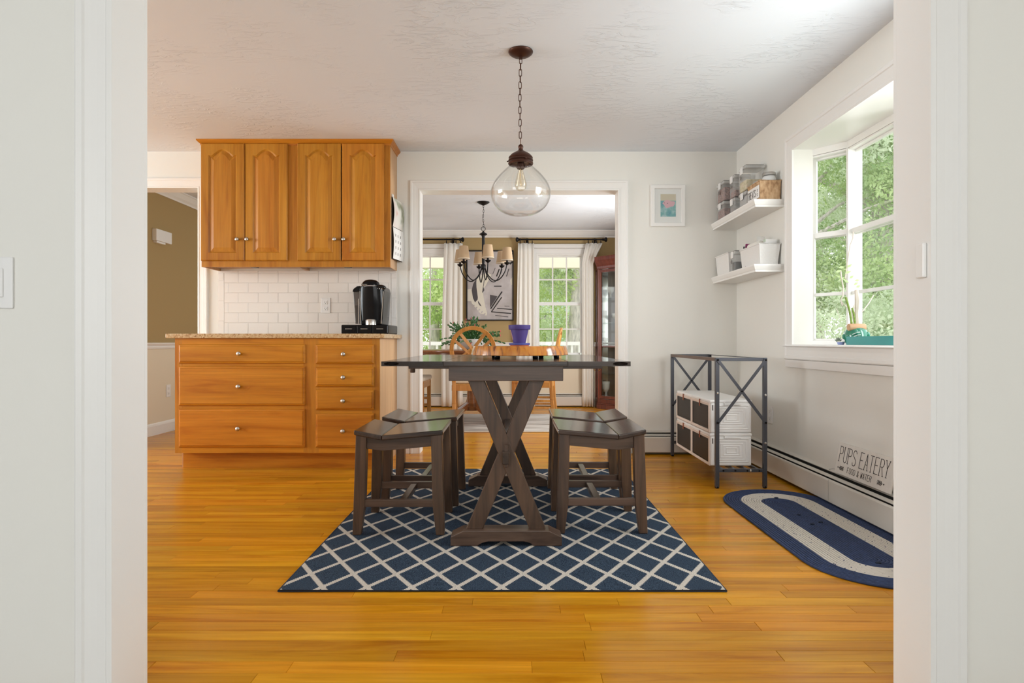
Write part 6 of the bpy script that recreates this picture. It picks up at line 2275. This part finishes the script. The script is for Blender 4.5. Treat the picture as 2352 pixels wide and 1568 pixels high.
for i in range(6):
    q = (575 + i * 44, 1095 + i * 34)
    shape('grey_notch', [(q[0] - 4, q[1] + 28), (q[0] + 20, q[1] + 5), (q[0] + 30, q[1] + 20), (q[0] + 8, q[1] + 46)], CANV, 3)


# curtain rods and curtains
def rod(label, x0, x1, py=550):
    z = fzp(py, YF - 0.10)
    y_ = YF - 0.10
    t = thing('curtain_rod', label, 'curtain rod', ((x0 + x1) / 2, YF, z))
    obj('rod', M().tube([(x0 + 0.05, y_, z), (x1 - 0.05, y_, z)], 0.0085, 10), BLACKM, t, smooth=50)
    for s_, xe in ((-1, x0), (1, x1)):
        m = M().lathe([(0.0, 0.0), (0.018, 0.004), (0.031, 0.014), (0.030, 0.028), (0.020, 0.040), (0.012, 0.050), (0.017, 0.056), (0.017, 0.064), (0.009, 0.070), (0, 0.070)], (0, 0, 0), 18, 'x')
        m.v = [(xe - s_ * v[0], y_ + v[1], z + v[2]) for v in m.v]
        obj('finial', m, BLACKM, t, smooth=40)
        obj('bracket', M().box(xe - s_ * 0.155 - 0.008, xe - s_ * 0.155 + 0.008, y_, YF, z - 0.008, z + 0.008).box(xe - s_ * 0.155 - 0.015, xe - s_ * 0.155 + 0.015, YF - 0.008, YF, z - 0.04, z + 0.03), BLACKM, t, bevel=0.002)
    return t, z


def curtain(label, xa_t, xb_t, xa_b, xb_b, rodz, folds=4, ph=0.0, quick=1.6):
    t = thing('curtain', label, 'curtain', ((xa_t + xb_t) / 2, YF - 0.10, rodz - 0.05), 'white pleated curtains at the dining windows')
    nx_, nz_ = folds * 10, 16
    zt_ = rodz - 0.048
    V, fs = [], []
    for j in range(nz_ + 1):
        s_ = j / nz_
        z = zt_ + (0.012 - zt_) * s_
        a_ = xa_t + (xa_b - xa_t) * min(1, s_ * quick)
        b2 = xb_t + (xb_b - xb_t) * min(1, s_ * quick)
        amp = 0.008 + 0.007 * min(1, s_ * 3)
        for i in range(nx_ + 1):
            u = i / nx_
            V.append((a_ + (b2 - a_) * (u + 0.018 * math.sin(u * 17 + s_ * 2.0)), YF - 0.10 + amp * math.sin(2 * PI * folds * u + ph + 0.5 * math.sin(3 * s_ + u * 4)) + 0.006 * math.sin(11 * u), z + (0.004 * math.sin(2 * PI * folds * u) if j == 0 else 0)))
    for j in range(nz_):
        for i in range(nx_):
            a2 = j * (nx_ + 1) + i
            fs.append((a2, a2 + 1, a2 + nx_ + 2, a2 + nx_ + 1))
    o = obj('cloth', M().add(V, fs), CURT, t, smooth=70, fix=False)
    sd2 = o.modifiers.new('cloth', 'SOLIDIFY')
    sd2.thickness = 0.002
    n = 4
    for i in range(n):
        x = xa_t + (xb_t - xa_t) * (i + 0.5) / n
        obj('ring', M().tube([(x, YF - 0.10 + 0.016 * math.cos(2 * PI * k / 14), rodz + 0.0 + 0.016 * math.sin(2 * PI * k / 14) - 0.004) for k in range(14)], 0.0022, 5, closed=True), BLACKM, t, smooth=True)
        obj('clip', M().box(x - 0.006, x + 0.006, YF - 0.105, YF - 0.095, rodz - 0.052, rodz - 0.020), BLACKM, t)
    return t


YR = YF - 0.10
rt, rz_ = rod('black curtain rod above the window beside the china cabinet', fxp(1184, YR), fxp(1395.5, YR))
rt, rz2 = rod('black curtain rod above the window cut by the doorway casing', fxp(862, YR), fxp(1066.5, YR))
curtain('white curtain between the painting and the window by the china cabinet', fxp(1190, YR), fxp(1227, YR), fxp(1185, YR), fxp(1229, YR), rz_, 4)
curtain('white curtain beside the china cabinet', fxp(1346, YR), fxp(1385, YR), fxp(1337, YR), fxp(1364, YR), rz_, 4, 1.0, 9)
curtain('white curtain between the doorway side window and the painting', fxp(1020, YR), fxp(1063.5, YR), fxp(1013, YR), fxp(1063, YR), rz2, 4, 2.0)

# china cabinet in the corner
t = thing('china_cabinet', 'mahogany corner china cabinet with glass front in the dining room', 'cabinet', (1.5, 7.75, 0))
ca = [(1.105, YF - 0.001), (1.105, 7.735), (1.512, 7.295), (XR - 0.001, 7.295), (XR - 0.001, YF - 0.001)]
ZC = 1.955


def grow(poly, d):
    # push the three front corners outward
    return [(poly[0][0], poly[0][1]), (poly[1][0] - d * 0.75, poly[1][1] - d * 0.414), (poly[2][0] - d * 0.414, poly[2][1] - d), (poly[3][0], poly[3][1] - d), poly[4]]


for z0, z1, g0 in ((0.0, 0.055, 0.020), (0.055, 0.075, 0.012)):
    obj('plinth', M().prism(grow(ca, g0), z0, z1, 'z'), MAHOG, t, bevel=0.004)
obj('base_board', M().prism(ca, 0.075, 0.125, 'z'), MAHOG, t, bevel=0.002)
cr = [(0.0, 1.79), (0.012, 1.80), (0.014, 1.825), (0.030, 1.85), (0.055, 1.885), (0.062, 1.90), (0.062, 1.935), (0.066, 1.945)]
V, fs = [], []
for g0, z in cr:
    V += [(p[0], p[1], z) for p in grow(ca, g0)]
for k in range(len(cr) - 1):
    for i in range(4):
        fs.append((k * 5 + i, k * 5 + i + 1, k * 5 + 6 + i, k * 5 + 5 + i))
kk = (len(cr) - 1) * 5
fs += [(0, 1, 2, 3, 4), tuple(kk + i for i in range(5)), ] + [(k * 5 + 4, k * 5, k * 5 + 5, k * 5 + 9) for k in range(len(cr) - 1)]
obj('crown', M().add(V, fs), MAHOG, t)
posts = [ca[0], ca[1], ca[2], ca[3]]


def post(p, w2=0.022):
    obj('post', M().box(p[0] - w2 * 0.5, p[0] + w2 * 0.5, p[1] - w2 * 0.5, p[1] + w2 * 0.5, 0.125, 1.79), MAHOG, t, bevel=0.003)


post((1.117, YF - 0.013))
post((1.119, 7.738), 0.030)
post((1.510, 7.310), 0.030)
post((XR - 0.013, 7.307))
mid = lambda s_: (1.119 + (1.510 - 1.119) * s_, 7.738 + (7.310 - 7.738) * s_)
# glass door in the diagonal front, with stiles
for s_ in (0.045, 0.955):
    p = mid(s_)
    obj('door_stile', M().beam((p[0], p[1], 0.13), (p[0], p[1], 1.785), 0.030, 0.018, (1, 1, 0)), MAHOG, t)
for za in (0.150, 1.765):
    obj('door_rail', M().beam((*mid(0.05), za), (*mid(0.95), za), 0.018, 0.035, (0, 0, 1)), MAHOG, t)
a1, a2_ = mid(0.06), mid(0.94)
obj('front_glass', M().add([(a1[0], a1[1], 0.16), (a2_[0], a2_[1], 0.16), (a2_[0], a2_[1], 1.755), (a1[0], a1[1], 1.755)], [(0, 1, 2, 3)]), CABGLASS, t)
obj('side_glass', M().add([(1.116, 7.75, 0.13), (1.116, YF - 0.02, 0.13), (1.116, YF - 0.02, 1.785), (1.116, 7.75, 1.785)], [(0, 1, 2, 3)]), CABGLASS, t)
obj('side_glass', M().add([(1.525, 7.303, 0.13), (XR - 0.02, 7.303, 0.13), (XR - 0.02, 7.303, 1.785), (1.525, 7.303, 1.785)], [(0, 1, 2, 3)]), CABGLASS, t)
obj('back_panel', M().box(1.13, XR - 0.002, YF - 0.012, YF - 0.002, 0.125, 1.79), DARK_Z, t)
obj('reflection_strip', M().box(1.20, 1.27, YF - 0.014, YF - 0.012, 0.14, 1.77), REFL_STRIP, t)  # narrow strip shaped to give one bright reflection behind the glass
obj('back_panel', M().box(XR - 0.012, XR - 0.002, 7.32, YF - 0.012, 0.125, 1.79), DARK_Z, t)
inner = [(1.13, YF - 0.016), (1.13, 7.75), (1.512, 7.330), (XR - 0.014, 7.330), (XR - 0.014, YF - 0.016)]
for za in (0.45, 0.80, 1.10, 1.42):
    if za == 0.80:
        obj('wood_shelf', M().prism(inner, za - 0.012, za + 0.012, 'z'), MAHOG, t)
    else:
        obj('glass_shelf', M().prism(inner, za - 0.003, za + 0.003, 'z'), CABGLASS, t)
for px_, py_, pz2, rr_, hh in ((1.22, 7.78, 0.125, 0.05, 0.22), (1.35, 7.75, 0.453, 0.06, 0.15), (1.21, 7.76, 0.812, 0.04, 0.10), (1.33, 7.68, 1.103, 0.055, 0.12), (1.20, 7.77, 1.103, 0.03, 0.16), (1.27, 7.74, 1.423, 0.05, 0.14)):
    obj_label = {0.125: 'clear glass vase on the bottom of the china cabinet', 0.453: 'clear glass bowl on the lowest glass shelf of the china cabinet', 0.812: 'short crystal glass on the wooden shelf of the china cabinet', 1.423: 'clear glass goblet on the top shelf of the china cabinet'}.get(pz2)
    if obj_label is None:
        obj_label = 'tall narrow crystal glass beside the wider one in the china cabinet' if rr_ < 0.04 else 'wide crystal bowl on the middle glass shelf of the china cabinet'
    g_o = thing('glassware', obj_label, 'glassware', (px_, py_, pz2), 'glassware in the china cabinet')
    obj('vessel', M().lathe([(rr_ * 0.7, 0.0005), (rr_ * 0.3, 0.006), (rr_ * 0.25, hh * 0.35), (rr_ * 0.9, hh * 0.6), (rr_, hh), (rr_ * 0.94, hh), (rr_ * 0.8, hh * 0.62), (0, hh * 0.42)], (px_, py_, pz2), 20), BOXCLEAR, g_o, smooth=40)

# ------------------------------------------------------------------ outdoors
obj('ground', M().box(-30, 40, 8.4, 45, -0.9, -0.6), LAWN, kind='structure', fix=False)
obj('ground', M().box(1.95, 40, -12, 8.4, -0.9, -0.6), LAWN, kind='structure', fix=False)


def leaves(name, parent, centres, n, size, mt, seed):
    r = np.random.default_rng(seed)
    C_ = np.array([c[:3] for c in centres])
    Rr = np.array([c[3] for c in centres])
    wts = Rr ** 2
    k = r.choice(len(C_), n, p=wts / wts.sum())
    d = r.normal(size=(n, 3))
    d /= np.linalg.norm(d, axis=1)[:, None]
    rad = r.uniform(0.35, 1.0, n) ** 0.5
    P3 = C_[k] + d * (Rr[k] * rad)[:, None] * np.array([1, 1, 0.75])
    a_ = r.normal(size=(n, 3))
    a_ /= np.linalg.norm(a_, axis=1)[:, None]
    b2 = np.cross(a_, r.normal(size=(n, 3)))
    b2 /= np.linalg.norm(b2, axis=1)[:, None]
    s_ = (size * r.uniform(0.5, 1.5, n))[:, None]
    V = np.concatenate([P3 - a_ * s_, P3 + b2 * s_ * 0.45, P3 + a_ * s_, P3 - b2 * s_ * 0.45], axis=1).reshape(-1, 3)
    V -= np.array(ORG[parent.name])
    me = bpy.data.meshes.new(name)
    me.vertices.add(4 * n)
    me.vertices.foreach_set('co', V.ravel().astype(np.float32))
    me.loops.add(4 * n)
    me.loops.foreach_set('vertex_index', np.arange(4 * n, dtype=np.int32))
    me.polygons.add(n)
    me.polygons.foreach_set('loop_start', np.arange(0, 4 * n, 4, dtype=np.int32))
    me.polygons.foreach_set('loop_total', np.full(n, 4, dtype=np.int32))
    me.update()
    me.validate()
    me.materials.append(mt)
    o = bpy.data.objects.new(name, me)
    COL.objects.link(o)
    o.parent = parent
    o['kind'] = 'stuff'
    return o


def tree(label, x, y_, h, rcrown, mt, seed, z_lo=0.3, n=7000, size=0.10, trunk=0.13, lean=(0, 0), tz=-0.6, spread=1.0, cat='tree', name='tree', ncl=46):
    r = random.Random(seed)
    t = thing(name, label, cat, (x, y_, tz))
    tp = [(x, y_, tz), (x + lean[0] * 0.3, y_ + lean[1] * 0.3, tz + h * 0.25), (x + lean[0] * 0.7, y_ + lean[1] * 0.7, tz + h * 0.55), (x + lean[0], y_ + lean[1], tz + h * 0.85)]
    obj('trunk', M().tube(tp, [trunk * 1.25, trunk, trunk * 0.7, trunk * 0.3], 12), BARK, t, smooth=True)
    cl = []
    for i in range(ncl):
        z = r.uniform(z_lo, 1.0)
        rad = rcrown * (1 - 0.55 * abs(z - 0.55)) * math.sqrt(r.random())
        a_ = r.uniform(0, 2 * PI)
        c = (x + lean[0] * z + rad * math.cos(a_) * spread, y_ + lean[1] * z + rad * math.sin(a_), tz + h * z)
        cl.append((*c, rcrown * r.uniform(0.20, 0.36)))
        if i % 7 == 0:
            base = Vector(tp[1]).lerp(Vector(tp[3]), min(max(z - 0.2, 0.05), 0.95))
            obj('branch', M().tube([base, base.lerp(Vector(c), 0.5) + Vector((0, 0, 0.1)), c], [trunk * 0.32, trunk * 0.2, trunk * 0.06], 7), BARK, t, smooth=True)
    leaves('foliage', t, cl, int(n * 2.0), size * 0.62, mt, seed)
    return t


# seen through the bay window
tree('tall green tree outside the narrow side pane of the bay window', 4.95, 10.2, 6.6, 2.0, LEAF_A, 21, n=15000, size=0.055)
tree('pale leaved tree outside the wide pane of the bay window', 7.3, 11.6, 7.4, 2.3, LEAF_D, 22, n=16000, size=0.065)
tree('yellow green tree behind the others outside the bay window', 9.4, 14.8, 8.5, 2.6, LEAF_B, 23, n=12000, size=0.09)
tree('low bushy shrub under the trees outside the bay window', 4.9, 7.9, 2.2, 1.15, LEAF_D, 24, z_lo=0.1, n=14000, size=0.045, trunk=0.03, cat='shrub', name='shrub', ncl=36)
tree('broad shrub beside the thick trunk outside the bay window', 6.1, 8.3, 2.1, 1.15, LEAF_A, 25, z_lo=0.1, n=14000, size=0.045, trunk=0.03, cat='shrub', name='shrub', ncl=36)
tree('thick trunked tree close outside the bay window', 6.6, 10.4, 6.6, 1.9, LEAF_D, 26, z_lo=0.34, n=15000, size=0.06, trunk=0.24, lean=(-0.1, 0.3))
tree('far dense tree filling the bay window view', 8.6, 16.8, 8.0, 3.0, LEAF_A, 27, n=9000, size=0.11)
# seen through the dining windows
tree('grey trunked tree outside the window by the china cabinet', 1.28, 12.2, 6.0, 1.5, LEAF_D, 31, z_lo=0.45, n=11000, size=0.055, trunk=0.24, lean=(0.25, 0))
tree('bright green tree beyond the porch by the china cabinet window', 0.15, 13.8, 4.8, 1.9, LEAF_B, 32, z_lo=0.12, n=22000, size=0.058)
tree('bright green tree outside the window beside the doorway casing', -1.75, 13.6, 4.6, 1.9, LEAF_B, 33, z_lo=0.12, n=22000, size=0.058)
tree('pale tree farthest back beyond the dining windows', -0.6, 18.0, 6.5, 2.8, LEAF_D, 34, z_lo=0.12, n=10000, size=0.12)
t = thing('porch', 'white porch beam and railing outside the dining windows', 'porch', (-0.3, 10.0, -0.6))
obj('beam', M().box(-4, 3, 9.95, 10.10, 2.085, 2.40), CREAM, t, fix=False)
obj('deck', M().box(-4, 3, YF + 0.16, 10.10, -0.6, -0.05), TRIM, t, fix=False)
obj('handrail', M().box(-4, 3, 9.98, 10.06, 0.80, 0.86), TRIM, t)
obj('handrail', M().box(-4, 3, 9.99, 10.05, 0.06, 0.11), TRIM, t)
x = -3.0
while x < 2.4:
    obj('baluster', M().box(x - 0.018, x + 0.018, 10.0, 10.036, 0.11, 0.80), TRIM, t)
    x += 0.125
for x in (-3.2, -0.31, 2.5):
    obj('porch_post', M().box(x - 0.06, x + 0.06, 9.96, 10.08, -0.05, 2.085), TRIM, t)
t = thing('neighbor_house', 'pale blue house behind the trees outside the china cabinet window', 'house', (1.2, 22, -0.6))
obj('wall', M().box(0.2, 3.2, 22, 26, -0.6, 2.9), mat('pale_blue_siding', (0.62, 0.76, 0.82, 1), 0.8), t)
obj('roof', M().prism([(-0.1, 2.9), (3.5, 2.9), (1.7, 4.4)], 21.7, 26.3, 'y'), mat('grey_roof', (0.3, 0.3, 0.3, 1), 0.9), t)
obj('window', M().box(0.8, 1.4, 21.96, 22.0, 0.9, 1.9), DARKGREY, t)
